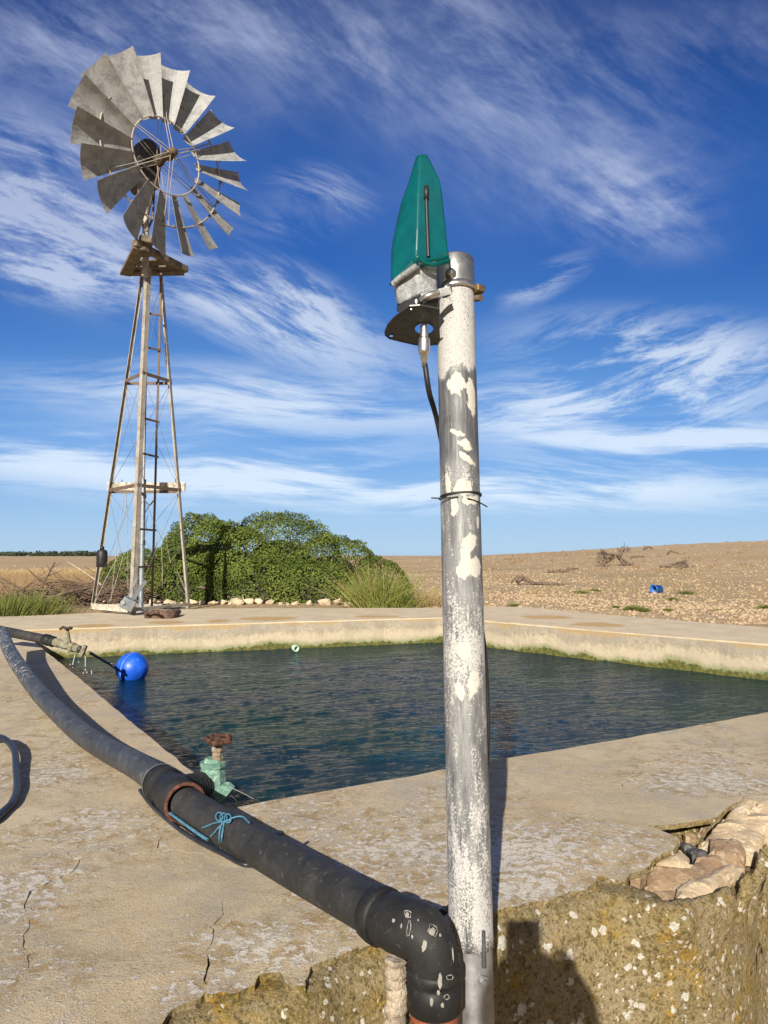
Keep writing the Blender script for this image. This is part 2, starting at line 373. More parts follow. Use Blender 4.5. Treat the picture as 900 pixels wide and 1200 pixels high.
# cracks are real gaps cut through the rim slab
def crack(pts, w):
    P = [on(u, v).xy for u, v in pts]; P = rough(rough(P, .02, .05), .010, .012)
    n = len(P); L, R_ = [], []
    for i, p in enumerate(P):
        d = (P[min(i+1,n-1)]-P[max(i-1,0)]).normalized(); q = Vector((d.y,-d.x)); ww = w*(.25+.75*math.sin(math.pi*min(1,(i+.3)/n)))*random.uniform(.5,1.2)
        L.append(p+q*ww*.5); R_.append(p-q*ww*.5)
    return L+R_[::-1]
cracks = [crack([(80,998),(93,1007),(88,1018),(70,1028),(52,1036),(36,1043),(30,1058),(31,1069)], .0055),
          crack([(242,1118),(243,1135),(242,1152)], .006),
          crack([(190,977),(185,992),(170,998),(152,1000)], .0035), crack([(190,993),(215,997),(245,999)], .003),
          crack([(672,950),(684,957),(694,958)], .0045), crack([(31,1069),(34,1085),(28,1100),(36,1118),(30,1140)], .003), crack([(242,1118),(250,1100),(246,1086),(262,1070),(258,1052)], .0025), crack([(726,917),(730,922)], .003)]
def cdt(outer, holes, interior):
    vs = list(outer); faces = [list(range(len(outer)))]
    for h in holes: faces.append(list(range(len(vs), len(vs)+len(h)))); vs += h
    vs += interior
    r = delaunay_2d_cdt([Vector(v) for v in vs], [], faces, 1 if not holes else 4, 1e-6)
    return r[0], r[2], r[3], r[4]
def inside(p, poly):
    c = False; j = len(poly)-1; x, y = p
    for i in range(len(poly)):
        a = poly[i]; b = poly[j]
        if (a.y > y) != (b.y > y) and x < (b.x-a.x)*(y-a.y)/(b.y-a.y)+a.x: c = not c
        j = i
    return c
ints = []
def fill_pts(x0, x1, y0, y1, st, test):
    x = x0
    while x < x1:
        y = y0
        while y < y1:
            p = V2(x+random.uniform(-.35,.35)*st, y+random.uniform(-.35,.35)*st)
            if test(p): ints.append(p)
            y += st
        x += st
ringb = ring; poolb = pool
def ok(p): return inside(p, ringb) and not inside(p, [Np, Rp, Fp, Lp])
def nearz(p): return p.y < 3.0 and -1.6 < p.x < 1.9
fill_pts(-1.6, 1.9, .9, 3.0, .04, lambda p: nearz(p) and ok(p))
fill_pts(-7, 8, -2, 12, .17, lambda p: not nearz(p) and ok(p))
def npin(V, poly):
    """vectorised point in polygon"""
    x, y = V[:,0], V[:,1]; c = np.zeros(len(V), bool); j = len(poly)-1
    for i in range(len(poly)):
        a, b = poly[i], poly[j]
        if a.y != b.y: c ^= ((a.y > y) != (b.y > y)) & (x < (b.x-a.x)*(y-a.y)/(b.y-a.y)+a.x)
        j = i
    return c
def slab(name, outer, holes, interior, ztop, thick, mat, parent, skirt=None):
    vs, fs, _, _ = cdt(outer, [], interior) if not holes else (None,)*4
    if holes:
        allv = list(outer); edges = [(i, (i+1) % len(outer)) for i in range(len(outer))]
        for h in holes:
            b = len(allv); allv += h; edges += [(b+i, b+(i+1) % len(h)) for i in range(len(h))]
        allv += interior
        r = delaunay_2d_cdt([Vector(v) for v in allv], edges, [], 0, 1e-6)
        vs, fs = r[0], r[2]
        cen = np.array([((vs[f[0]].x+vs[f[1]].x+vs[f[2]].x)/3, (vs[f[0]].y+vs[f[1]].y+vs[f[2]].y)/3) for f in fs])
        keep = npin(cen, outer)
        for h in holes: keep &= ~npin(cen, h)
        fs = [f for f, kk in zip(fs, keep) if kk]
    bm = bmesh.new(); P = np.array([(v.x, v.y, 0) for v in vs])
    zz = ztop(P); bv = [bm.verts.new((P[i,0], P[i,1], zz[i])) for i in range(len(P))]
    for f in fs:
        try: bm.faces.new([bv[i] for i in f])
        except ValueError: pass
    for v in [v for v in bm.verts if not v.link_faces]: bm.verts.remove(v)
    bmesh.ops.recalc_face_normals(bm, faces=bm.faces[:])
    if sum(f.normal.z for f in bm.faces) < 0: bmesh.ops.reverse_faces(bm, faces=bm.faces[:])
    be = [e for e in bm.edges if len(e.link_faces) == 1]
    r1 = bmesh.ops.extrude_edge_only(bm, edges=be); nv = [g for g in r1['geom'] if isinstance(g, bmesh.types.BMVert)]
    for v in nv: v.co.z -= thick*.25
    be2 = [g for g in r1['geom'] if isinstance(g, bmesh.types.BMEdge) and all(x in set(nv) for x in g.verts)]
    r2 = bmesh.ops.extrude_edge_only(bm, edges=be2)
    for v in [g for g in r2['geom'] if isinstance(g, bmesh.types.BMVert)]: v.co.z -= thick*.75
    for e in be: e.smooth = False
    for f in bm.faces:
        f.smooth = abs(f.normal.z) > .5
        if skirt and not f.smooth and skirt(f.calc_center_median()): f.material_index = 1
    me = bpy.data.meshes.new(name); bm.to_mesh(me); bm.free()
    return link(name, me, mat, parent)
def decktop(P):
    z = fbm(P, .9, 3)*.008+fbm(P, 9, 3)*.0035
    # broken edge is a little worn down
    q = P[:, :2]-np.array(e0); o = q@np.array(en); s = q@np.array(ed)
    z -= .006*sstep(-.16, .05, o)*(np.abs(s-1.2) < 3)
    return z
slab('rim_slab', ring, [pool]+cracks, ints, decktop, .015, [M_deck, M_moss], tank, lambda c: se(c)[1] > -.25)
# ---- outer near wall: a rounded shoulder that falls to a battered face
hole_lip = [(732,1031),(767,1044),(784,1066),(787,1050),(813,1047),(842,1039),(871,1021),(891,1001),(905,966),(940,960)]
hole_poly = [on(u, v, -.01).xy for u, v in [(728,1026),(745,1035),(767,1043),(780,1052),(787,1050),(813,1046),(842,1037),(868,1020),(888,1000),(899,966),(905,935),(862,935),(800,955),(745,965),(790,990),(756,1005)]]
env_s = []; env_o = []
for p in near+[on(u, v, -.03).xy+en*.028 for u, v in hole_lip]:
    a, b = se(p); env_s.append(a); env_o.append(b)
env_s = np.array(env_s); env_o = np.array(env_o)
def crest(s):
    o = -9
    m_ = np.abs(env_s-s) < .05
    return env_o[m_].max() if m_.any() else .02
ss = np.concatenate([np.arange(-3.2,-.5,.06), np.arange(-.5,2.1,.011), np.arange(2.1,6.7,.06)])
cr = np.array([crest(s) for s in ss]); kk = np.exp(-np.linspace(-2,2,17)**2); kk /= kk.sum()
cr = np.convolve(np.pad(cr, 8, 'edge'), kk, 'valid')+.016
prof = [(-.42,-.018),(-.30,-.018),(-.2,-.018),(-.15,-.018)]+[(-.15+i*.012,-.0165) for i in range(1,10)]
rs = .05
prof += [(-.04+rs*math.sin(a), -.0165-rs*(1-math.cos(a))) for a in np.linspace(.12, 1.45, 8)]
zq = prof[-1][1]; 
zf = np.concatenate([np.arange(zq-.012, -.42, -.012), np.arange(-.44, -1.3, -.06)])
prof += [(.012+(-z)*.05, z) for z in zf]
k2_ = np.exp(-np.linspace(-2,2,61)**2); k2_ /= k2_.sum(); crs = np.convolve(np.pad(cr, 30, 'edge'), k2_, 'valid')
NS, NP_ = len(ss), len(prof)
V = np.zeros((NS*NP_, 3)); 
for i, s in enumerate(ss):
    for j, (o, z) in enumerate(prof):
        t9 = min(1, max(0, (-.05-z)/.10)); cc9 = cr[i]*(1-t9)+crs[i]*t9
        oo = (o+cc9) if o > -.16 else (o if o < -.25 else o+cr[i]*.5)
        q = es(s, oo); V[i*NP_+j] = (q.x, q.y, z)
Vn = fbm(V, 5, 5)*.007+fbm(V, 40, 4)*.0045; 
outm = np.array([1 if p[1] < -.05 else .15 for p in prof]*NS)
V[:,0] += en.x*Vn*outm; V[:,1] += en.y*Vn*outm; V[:,2] += np.where(outm < .5, np.minimum(Vn,0)*.5, Vn*.4)
ins = npin(V, hole_poly)
def distpoly(V, poly):
    d = np.full(len(V), 9.0)
    for i in range(len(poly)):
        a = np.array(poly[i]); b = np.array(poly[(i+1) % len(poly)]); ab = b-a
        tt = np.clip(((V[:,:2]-a)@ab)/(ab@ab+1e-12), 0, 1); d = np.minimum(d, np.linalg.norm(V[:,:2]-a-tt[:,None]*ab, axis=1))
    return d
sel = (V[:,2] > -.3); dd = distpoly(V, hole_poly)
V[:,2] -= np.where(ins & sel, .07*sstep(0, .02, dd), 0)
idx = np.arange(NS*NP_).reshape(NS, NP_)
Fc = np.stack([idx[:-1,:-1], idx[1:,:-1], idx[1:,1:], idx[:-1,1:]], -1).reshape(-1,4)
npmesh('outer_wall', V, Fc, M_moss, tank, True)
# ---- the other outer walls
def wallstrip(name, pts, z0, z1, mat, parent, out=.0, nz=8, close=False, amp=.01, step=.12):
    P = [pts[0]]
    for a, b in zip(pts[:-1], pts[1:]):
        n = max(1, int((b-a).length/step))
        P += [a.lerp(b, i/n) for i in range(1, n+1)]
    n = len(P); zs = np.linspace(z0, z1, nz); V = np.array([(p.x, p.y, z) for p in P for z in zs])
    f = fbm(V, 3, 5)*amp; 
    nrm = []
    for i in range(n):
        d = (P[min(i+1,n-1)]-P[max(i-1,0)]).normalized(); nrm.append((d.y, -d.x))
    nrm = np.repeat(np.array(nrm), nz, 0); V[:,:2] += nrm*(f+out)[:,None]
    idx = np.arange(n*nz).reshape(n, nz); Fc = np.stack([idx[:-1,:-1], idx[:-1,1:], idx[1:,1:], idx[1:,:-1]], -1).reshape(-1,4)
    return npmesh(name, V, Fc, mat, parent, True)
wallstrip('outer_wall', [es(6.55,.02), V2(7.3,5.25), on(900,735).xy, OF, on(250,713.2).xy, on(17,722).xy, OL, V2(-6.3,6.5), es(-3.15,.0)], -.016, -1.3, M_moss, tank, -.03)
# ---- pool sides and floor; the far sides lean outward a little towards the rim
cen = (Np+Rp+Fp+Lp)/4
def inner(a, b, nz=26):
    wallstrip('pool_wall', [a, b], -.013, -1.2, M_inner, tank, -.004, nz, amp=.006, step=.05)
inner(Np, Rp); inner(Rp, Fp); inner(Fp, Lp); inner(Lp, Np)
fl = MB(); fl.add([(*p, -1.19) for p in (Np, Rp, Fp, Lp)], [(0,1,2,3)]); fl.build('tank_floor', M_inner, tank)
# mint green outlet stub in the far wall
M_mint = simple('mint_plastic', (.42,.60,.45), .5, var=.2, scale=30)
c0 = at(348,759,9.05); wn_ = Vector(((Lp-Fp).y, -(Lp-Fp).x, 0)).normalized()
if wn_.y > 0: wn_ = -wn_
mb = MB(); mb.lathe([(.0,-.02),(.026,-.02),(.026,.0),(.036,.0),(.038,.075),(.028,.075),(.026,.0),(0,.0)], on(345,757.5,-.27)+Vector((0,-.08,0)), (.55,-.8,-.12), 20); mb.build('outlet_pipe', M_mint, tank)
# ---- stones bared where the rim has broken away
def mat_stone(name, ca_, cb_, cs):
    m, t = material(name); v = t.obj()
    n = t.noise(t.mapv(v, (1,1,3)), 14, 7, .7, 1.2); f = t.noise(v, 120, 5, .7)
    c = t.mix(t.sm(n, .38, .6), ca_, cb_); c = t.mix(t.m('MULTIPLY', t.sm(t.noise(v, 35, 6, .7, .8), .54, .60), .8), c, cs)
    c = t.mix(t.sm(f, .42, .3), c, tuple(x*.45 for x in ca_))
    t.put(t.b.inputs['Base Color'], c); t.put(t.b.inputs['Roughness'], .8)
    t.l.new(t.bump(t.m('ADD', n, t.m('MULTIPLY', f, .35)), .7, .008), t.b.inputs['Normal']); return m
M_pink = mat_stone('pink_sandstone', (.40,.30,.18), (.49,.385,.25), (.60,.51,.38))
M_rust = mat_stone('red_brown_stone', (.25,.16,.09), (.34,.235,.14), (.46,.36,.24))
M_dark = simple('dark_slate', (.09,.085,.08), .7, var=.5, scale=60)
def facets(q, scale=.05, amp=.012):
    q0 = q[q[:,0] < 50]; sd = rng.uniform(q0[:,:2].min(0)-.02, q0[:,:2].max(0)+.02, (max(6, int(np.ptp(q0[:,0])*np.ptp(q0[:,1])/scale**2)), 2)); h = rng.uniform(0, amp, len(sd)); g_ = rng.normal(0, .22, sd.shape)
    d = ((q[:,None,:2]-sd[None])*np.array([1,1.7]))**2; i = d.sum(2).argmin(1); return h[i]+((q[:,:2]-sd[i])*g_[i]).sum(1)
def stone(px_, z, thick, dome, mat, tilt=(0,0), name='bared_stone'):
    P = [on(u, v, z).xy for u, v in px_]; c_ = sum(P, V2(0,0))/len(P); P = [p+(c_-p).normalized()*.009 for p in P]; P = rough(P+[P[0]], .006, .012)[:-1]
    xs = [p.x for p in P]; ys = [p.y for p in P]; I = []; st = .007
    for x in np.arange(min(xs), max(xs), st):
        for y in np.arange(min(ys), max(ys), st):
            q = V2(x+random.uniform(-.3,.3)*st, y+random.uniform(-.3,.3)*st)
            if inside(q, P): I.append(q)
    c = sum(P, V2(0,0))/len(P)
    def top(A_):
        d = distpoly(A_, P); q = A_+np.array([z*7+thick*31, 0, 0])
        f = facets(q)+fbm(q, 60, 3)*.003
        return z+dome*.4*sstep(0, .03, d)-.006*(1-sstep(0,.008,d))-f*.6+(A_[:,0]-c.x)*tilt[0]+(A_[:,1]-c.y)*tilt[1]
    o = slab(name, P, [[V2(90,90),V2(91,90),V2(90,91)]], I, top, thick, mat, tank); o.data.polygons.foreach_set('use_smooth', [False]*len(o.data.polygons)); return o
Z4 = lambda pts: [(640+x/3.4615, 900+y/3.46) for x, y in pts]
stone(Z4([(595,285),(690,215),(765,180),(800,150),(905,170),(960,190),(950,240),(895,250),(858,318),(720,312),(640,296)]), -.022, .03, .022, M_pink, (.05,.16))
stone(Z4([(672,312),(800,325),(818,350),(815,385),(740,440),(655,490),(560,508),(505,512),(512,560),(488,560),(462,508),(385,462),(420,402),(520,396),(590,384),(668,350)]), -.044, .025, .014, M_rust, (-.04,.22))
stone(Z4([(500,520),(520,470),(610,430),(700,395),(790,378),(812,395),(740,445),(660,495),(560,514)]), -.036, .02, .016, M_pink, (0,.1))
stone(Z4([(438,372),(500,338),(545,318),(590,342),(592,376),(440,390)]), -.022, .07, .008, M_pink)
stone(Z4([(332,446),(372,410),(418,400),(380,458)]), -.03, .06, .008, M_rust)
stone(Z4([(535,285),(600,296),(662,316),(664,346),(590,358),(560,322)]), -.035, .05, .004, M_dark)
stone(Z4([(560,272),(620,262),(690,214),(655,218),(600,240),(548,262)]), -.05, .05, .006, M_rust)
# ------------------------------------------------------------------ water
def mat_water():
    m, t = material('pool_water'); v = t.obj()
    t.put(t.b.inputs['Base Color'], t.mix(t.sm(t.noise(v, .8, 3, .5), .4, .6), (.001,.021,.042), (.002,.028,.032)))
    t.put(t.b.inputs['Roughness'], .07); t.put(t.b.inputs['IOR'], 1.22); t.put(t.b.inputs['Specular Tint'], (.50,.80,1,1))
    a = t.noise(t.mapv(v, (1,2.4,1), (0,0,.45)), 11, 4, .6, .5); b2 = t.noise(t.mapv(v, (1,2.0,1), (0,0,.7)), 34, 4, .6, .4)
    h = t.m('ADD', a, t.m('MULTIPLY', b2, .28))
    t.l.new(t.bump(h, 1, .032), t.b.inputs['Normal']); return m
Wn, Wr, Wf, Wl = [p+(p-cen).normalized()*.03 for p in (Np, Rp, Fp, Lp)]
n = 420; u_ = np.linspace(0,1,n); U, Vv = np.meshgrid(u_, u_)
bil = lambda k: (1-U)*(1-Vv)*Wn[k]+U*(1-Vv)*Wr[k]+U*Vv*Wf[k]+(1-U)*Vv*Wl[k]
X, Y = bil(0).ravel(), bil(1).ravel(); P = np.stack([X, Y, 0*X], 1)
ca_, sa_ = math.cos(.5), math.sin(.5); Q = np.stack([(X*ca_+Y*sa_)*.8, (-X*sa_+Y*ca_)*2.0, 0*X], 1)
H = fbm(Q, 2.3, 4, .55)*.012+fbm(P, 10, 3, .6)*.0020
P[:,2] = WATER+H
idx = np.arange(n*n).reshape(n, n); Fc = np.stack([idx[:-1,:-1], idx[:-1,1:], idx[1:,1:], idx[1:,:-1]], -1).reshape(-1,4)
wo_ = npmesh('water', P, Fc, mat_water(), None, True); tag(wo_, kind='structure')
# ------------------------------------------------------------------ ground
def ground_z(X, Y):
    X = np.asarray(X, float); Y = np.asarray(Y, float); P = np.stack([X, Y, 0*X], -1).reshape(-1,3)
    k = sstep(-1.0, 7.0, Y*.85+X*.5*0+0*X)              # the land climbs from in front of the tank to the rim behind it
    z = -.85+(.80)*k
    r = np.hypot(X, Y); th = np.arctan2(X, np.maximum(Y, .01)); ta = np.tan(np.clip(th, -1.3, 1.3))
    H = 3.1*sstep(-.12, .62, ta)*(Y > 0)
    z = z+H*sstep(9, 125, r)*(1-.8*sstep(150, 600, r))
    n = (fbm(P, .35, 4)*.05+fbm(P, 2.2, 3)*.018).reshape(X.shape)
    z = z+n*sstep(0, 2, Y)*(1+sstep(12, 60, r)*1.5)
    return z
def gz(x, y): return float(ground_z(np.array([x]), np.array([y]))[0])
FOOT = [es(-3.1), es(6.5), V2(7.2,5.25), on(900,735).xy, OF, on(250,713.2).xy, on(17,722).xy, OL, V2(-6.2,6.5)]
n = 420; k = math.asinh(4500/1.6); u_ = np.linspace(-1, 1, n); gx = np.sinh(u_*k)*1.6; gy = gx+8
X, Y = np.meshgrid(gx, gy); P = np.stack([X.ravel(), Y.ravel(), ground_z(X, Y).ravel()], 1)
fin = npin(P, FOOT); dd = distpoly(P[fin], FOOT); P[fin, 2] = np.where(dd > .12, -1.6, P[fin, 2])
idx = np.arange(n*n).reshape(n, n); Fc = np.stack([idx[:-1,:-1], idx[:-1,1:], idx[1:,1:], idx[1:,:-1]], -1).reshape(-1,4)
def mat_ground():
    m, t = material('stony_dry_soil'); v = t.obj()
    a = t.noise(v, .09, 5, .6, .5); b2 = t.noise(v, 1.3, 6, .7, .4); c2 = t.noise(v, 14, 6, .75); 
    c = t.mix(t.sm(a, .35, .65), (.40,.285,.155), (.47,.35,.21))
    c = t.mix(t.m('MULTIPLY', t.sm(b2, .48, .64), .6), c, (.37,.26,.14))
    c = t.mix(t.m('MULTIPLY', t.sm(t.noise(t.mapv(v,(.35,1,1)), .22, 4, .6), .55, .7), .6), c, (.24,.21,.09))
    c = t.mix(t.m('MULTIPLY', t.sm(c2, .52, .64), .7), c, (.58,.46,.31)); c = t.mix(t.sm(c2, .42, .3), c, (.20,.135,.07))
    vo = t.voro(v, 7.0); c = t.mix(t.m('MULTIPLY', t.sm(vo.outputs['Distance'], .32, .18), t.sm(b2, .4, .55)), c, (.50,.40,.30))
    t.put(t.b.inputs['Base Color'], c); t.put(t.b.inputs['Roughness'], .95); t.put(t.b.inputs['Specular IOR Level'], .1)
    t.l.new(t.bump(t.m('ADD', c2, t.m('MULTIPLY', b2, 1.5)), .8, .04), t.b.inputs['Normal']); return m
tag(npmesh('ground', P, Fc, mat_ground(), None, True), kind='structure')
# ------------------------------------------------------------------ stones
M_lime = mat_stone('pale_limestone', (.50,.39,.25), (.60,.49,.34), (.68,.59,.46))
def ico(sub=1):
    bm = bmesh.new(); bmesh.ops.create_icosphere(bm, subdivisions=sub, radius=1)
    bm.verts.index_update(); V = np.array([v.co[:] for v in bm.verts]); Fc = np.array([[v.index for v in f.verts] for f in bm.faces]); bm.free(); return V, Fc
I1V, I1F = ico(1); I3V, I3F = ico(3)
def gravel(name, pts, sizes, mat, label, cat):
    n = len(pts); pts = np.asarray(pts); k = len(I1V)
    sc = sizes[:,None]*rng.uniform(.6, 1.3, (n,3)); sc[:,2] *= .6; an = rng.uniform(0, 6.28, n)
    V = np.repeat(I1V[None], n, 0)*(1+rng.normal(0, .16, (n,k,1))); V = V*sc[:,None,:]
    c_, s_ = np.cos(an)[:,None], np.sin(an)[:,None]; x = V[...,0]*c_-V[...,1]*s_; y = V[...,0]*s_+V[...,1]*c_
    V = np.stack([x, y, V[...,2]], -1)+pts[:,None,:]
    Fc = (I1F[None]+np.arange(n)[:,None,None]*k).reshape(-1,3)
    return tag(npmesh(name, V.reshape(-1,3), Fc, mat, None, False), label, cat, kind='stuff')
M_grav = mat_stone('field_stone', (.37,.265,.16), (.42,.31,.19), (.50,.39,.26))
def scatter(n, rmin, rmax, amin, amax, pw=1.0):
    r = rmin+(rmax-rmin)*rng.random(n)**pw; a = rng.uniform(amin, amax, n); return np.stack([a*r, r], 1)
pp = np.concatenate([scatter(17000, 9, 34, .03, .75, 1.6), scatter(12000, 20, 90, .0, .72, 1.3), scatter(1500, 12, 60, -.62, -.30, 1.5)])
m_ = ~npin(pp, [p+(p-V2(0,6)).normalized()*.1 for p in FOOT]); dn = fbm(np.c_[pp, 0*pp[:,0]], .35, 3); m_ &= (dn+rng.uniform(-.35,.35,len(pp)) > -.12); pp = pp[m_]
sz = rng.uniform(.006, .018, len(pp))*(1+pp[:,1]/70)*rng.choice([1,1,1,1,1,1.5,2.4], len(pp))
gravel('field_stones', np.c_[pp, ground_z(pp[:,0], pp[:,1])+sz*.15], sz, M_grav, 'countless small pale stones strewn over the dry field behind the tank', 'stones')
# pale rubble heaped along the right hand rim
pp = []
while len(pp) < 650:
    q = rng.random(); a = on(575,700,0).xy.lerp(on(925,718,0).xy, q); a = a+V2(rng.normal(0,.35)+.3, rng.normal(0,.9)+.5)
    if not inside(a, FOOT): pp.append((a.x, a.y))
pp = np.array(pp); sz = rng.uniform(.015, .05, len(pp))
gravel('rubble', np.c_[pp, ground_z(pp[:,0], pp[:,1])+sz*.2], sz, M_grav, 'band of broken pale rubble just outside the right hand rim', 'rubble')
# single rocks in a row before the shrub
rk = [(212,700,5,'pale rock by the right leg of the windmill tower'),(196,703,6,None),(238,704,7,None),(250,706,6,None),(262,707,5,None),(277,704,10,'largest pale rock in the row before the shrub'),(292,707,7,None),(303,707,8,None),(318,708,6,None),(330,709,5,None),(345,709,5,None),(362,709,6,None),(380,708,9,'pale rock near the right end of the row before the shrub'),(395,709,7,None),(408,710,6,None),(186,698,8,None),(180,706,6,None),(204,707,6,None),(226,708,6,None),(270,710,4,None),(337,705,4,None)]
def rock(u, v, r, label):
    d = 12.3+random.uniform(-.25,.25); p = at(u+random.uniform(-2,2), v, d); rad = r*d/F*random.uniform(.7,1.15); z = gz(p.x, p.y)
    s = np.array([rng.uniform(.9,1.4), rng.uniform(.8,1.2), rng.uniform(.6,.85)])*rad
    bm = bmesh.new()
    for i in range(16):
        q = rng.normal(0,1,3); q /= np.linalg.norm(q); q = q*s*rng.uniform(.75,1.15); bm.verts.new(q)
    bmesh.ops.convex_hull(bm, input=bm.verts[:]); bmesh.ops.delete(bm, geom=[x for x in bm.verts if not x.link_faces], context='VERTS')
    bmesh.ops.bevel(bm, geom=bm.edges[:], offset=rad*.09, segments=2, affect='EDGES'); me = bpy.data.meshes.new('rock'); bm.to_mesh(me); bm.free()
    o = link('rock', me, M_lime); o.location = (p.x, p.y, z+s[2]*.55); return o
for u, v, r, l in rk:
    o = rock(u, v, r, l); tag(o, l or 'small pale limestone rock in the row between the shrub and the far rim', 'rock', None if l else 'pale rocks before the shrub')
# ------------------------------------------------------------------ foliage
def mat_leaf(name, lo, hi, trans=.25, rough=.45):
    m, t = material(name); at_ = t.new('ShaderNodeAttribute', attribute_name='tint')
    c = t.mix(at_.outputs['Fac'], lo, hi); t.put(t.b.inputs['Base Color'], c); t.put(t.b.inputs['Roughness'], rough+.15); t.put(t.b.inputs['Specular IOR Level'], .15)
    tr = t.new('ShaderNodeBsdfTranslucent'); t.l.new(c, tr.inputs[0]); ms = t.new('ShaderNodeMixShader'); ms.inputs[0].default_value = trans
    t.l.new(t.b.outputs[0], ms.inputs[1]); t.l.new(tr.outputs[0], ms.inputs[2]); t.l.new(ms.outputs[0], t.out.inputs[0]); return m
def leaves(P, N, size, asp=.5, jit=.8):
    """P centres, N outward normals -> two-triangle folded leaves as 4-vertex faces"""
    n = len(P); R = rng.normal(0, 1, (n,3)); N = N+R*jit; N /= np.linalg.norm(N, axis=1)[:,None]
    A_ = np.cross(N, rng.normal(0,1,(n,3))); A_ /= np.linalg.norm(A_, axis=1)[:,None]; B_ = np.cross(N, A_)
    L = size*rng.uniform(.7, 1.3, n); L = L[:,None]; W_ = L*asp
    V = np.stack([P-A_*L*.5, P+B_*W_*.5+N*W_*.12-A_*L*.05, P+A_*L*.5, P-B_*W_*.5+N*W_*.12-A_*L*.05], 1).reshape(-1,3)
    return V, np.arange(4*n).reshape(n,4)
M_leaf = mat_leaf('shrub_leaf', (.055,.085,.014), (.21,.26,.055), .28)
M_inside = simple('shrub_core_dark', (.03,.03,.015), .9, var=.4)
M_bark = simple('dead_bark', (.14,.10,.07), .9, var=.4, scale=14, bump=.6, bd=.01)
shrub = empty('shrub', (at(330,690,14).x, 14.0, gz(at(330,690,14).x, 14)-.02))
tag(shrub, 'wide rounded dense green shrub growing behind the far rim', 'shrub')
so = world_of(shrub)
# mounds: (u centre, v top, half width px, depth, half depth)
mounds = [(235,600,50,14.2,1.0),(327,600,82,14.6,1.5),(385,626,72,14.2,1.2),(440,652,44,14.0,.9),(290,640,80,13.6,.9),(205,640,45,13.8,.8),(165,641,46,13.9,.8),(268,612,45,14.4,1.1),(270,628,52,13.9,.9),(215,625,45,13.9,.8),(250,611,42,13.75,1.0),(284,617,50,13.5,.9),(262,632,42,13.3,.7),(300,650,85,13.2,.7),(252,645,60,13.45,.8),(350,655,90,13.3,.7),(141,656,28,13.8,.6),(232,650,55,13.3,.7),(425,672,45,13.4,.6)]
LP, LN, IV, IF_ = [], [], [], []; ib = 0
surf = []
for (u, v, hw, d, hd) in mounds:
    top = at(u, v, d); g0 = gz(top.x, d)-.15; a = hw*d/F; h = top.z-g0; surf.append((top.x, d, g0, a, hd, h))
def bush_points(n_):
    P, N = [], []
    w_ = np.array([s_[3]*s_[5] for s_ in surf]); w_ /= w_.sum()
    for k, (cx, cy, g0, a, b, h) in enumerate(surf):
        m = int(n_*w_[k]); D = rng.normal(0,1,(m,3)); D[:,2] = np.abs(D[:,2]); D /= np.linalg.norm(D, axis=1)[:,None]
        # rounder than a sphere
        q = D.copy(); q[:,2] = np.sign(q[:,2])*np.abs(q[:,2])**.8
        Q = q*np.array([a,b,h]); lump = fbm(Q+k*9, 2.0, 2)*.07+fbm(Q+k*5, 6.5, 3)*.075
        rr = 1+lump-rng.random(m)**2*.10; Q = Q*rr[:,None]+np.array([cx,cy,g0])
        keep = np.ones(m, bool)
        for j, s2 in enumerate(surf):
            if j != k:
                e = ((Q-np.array(s2[:3]))/np.array([s2[3],s2[4],s2[5]])); keep &= (np.linalg.norm(e, axis=1) > .86)
        keep &= Q[:,2] > g0+.05
        nn = D/np.array([a,b,h]); nn /= np.linalg.norm(nn, axis=1)[:,None]
        P.append(Q[keep]); N.append(nn[keep])
    return np.concatenate(P), np.concatenate(N)
P, N = bush_points(170000)
V, Fc = leaves(P, N+np.array([0,-.25,.3]), .047, .55, .8)
tint = np.clip(.42+fbm(P, 3.2, 3)*.7+rng.normal(0,.18,len(P)), 0, 1)
npmesh('foliage', V-np.array(so), Fc, M_leaf, shrub, False, tint)
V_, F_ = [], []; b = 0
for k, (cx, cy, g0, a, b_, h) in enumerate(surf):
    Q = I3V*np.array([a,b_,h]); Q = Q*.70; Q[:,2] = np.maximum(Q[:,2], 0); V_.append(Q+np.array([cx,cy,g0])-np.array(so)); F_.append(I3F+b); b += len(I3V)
npmesh('inner_shell', np.concatenate(V_), np.concatenate(F_), M_inside, shrub, False)  # solid dark shells added inside the foliage to block the view through it
def twigs(name, base, n, L, spread, r, mat, parent=None, up=.6, seg=5, label=None, cat=None, kind=None, ymul=1):
    mb = MB()
    for i in range(n):
        p = Vector(base)+Vector((random.uniform(-1,1)*spread[0], random.uniform(-1,1)*spread[1], random.uniform(0,spread[2])))
        d = Vector((random.gauss(0,1), random.gauss(0,1)*ymul, random.gauss(up,.5))).normalized(); l = L*random.uniform(.4,1.2)
        pts = [p]; 
        for k in range(seg): d = (d+Vector([random.gauss(0,.22) for _ in range(3)])).normalized(); pts.append(pts[-1]+d*l/seg)
        for q in pts[1:]:
            g0 = gz(q.x, q.y)+.01
            if q.z < g0: q.z = g0
        rr = r*random.uniform(.5,1.4); mb.tube(pts, [rr*(1-.75*j/seg) for j in range(seg+1)], 5, False)
    o = mb.build(name, mat, parent, fix=False)
    return tag(o, label, cat, kind=kind)
p = at(262,698,13.2); mb = MB()
mb.tube(spline([at(232,690,12.7), at(248,691,12.7), at(262,696,12.7), at(272,704,12.7)]), [.03,.035,.03,.028,.025]*5+[.02]*5, 7) if False else mb.tube(spline([at(230,688,12.7), at(248,690,12.7), at(262,695,12.7), at(273,704,12.7)], 5), .028, 7)
mb.tube(spline([at(250,690,12.7), at(247,700,12.65), at(246,707,12.6)], 5), .02, 7); mb.tube(spline([at(262,695,12.7), at(268,692,12.7), at(276,700,12.6)], 4), .013, 6)
mb.build('dead_limb', M_bark, shrub)
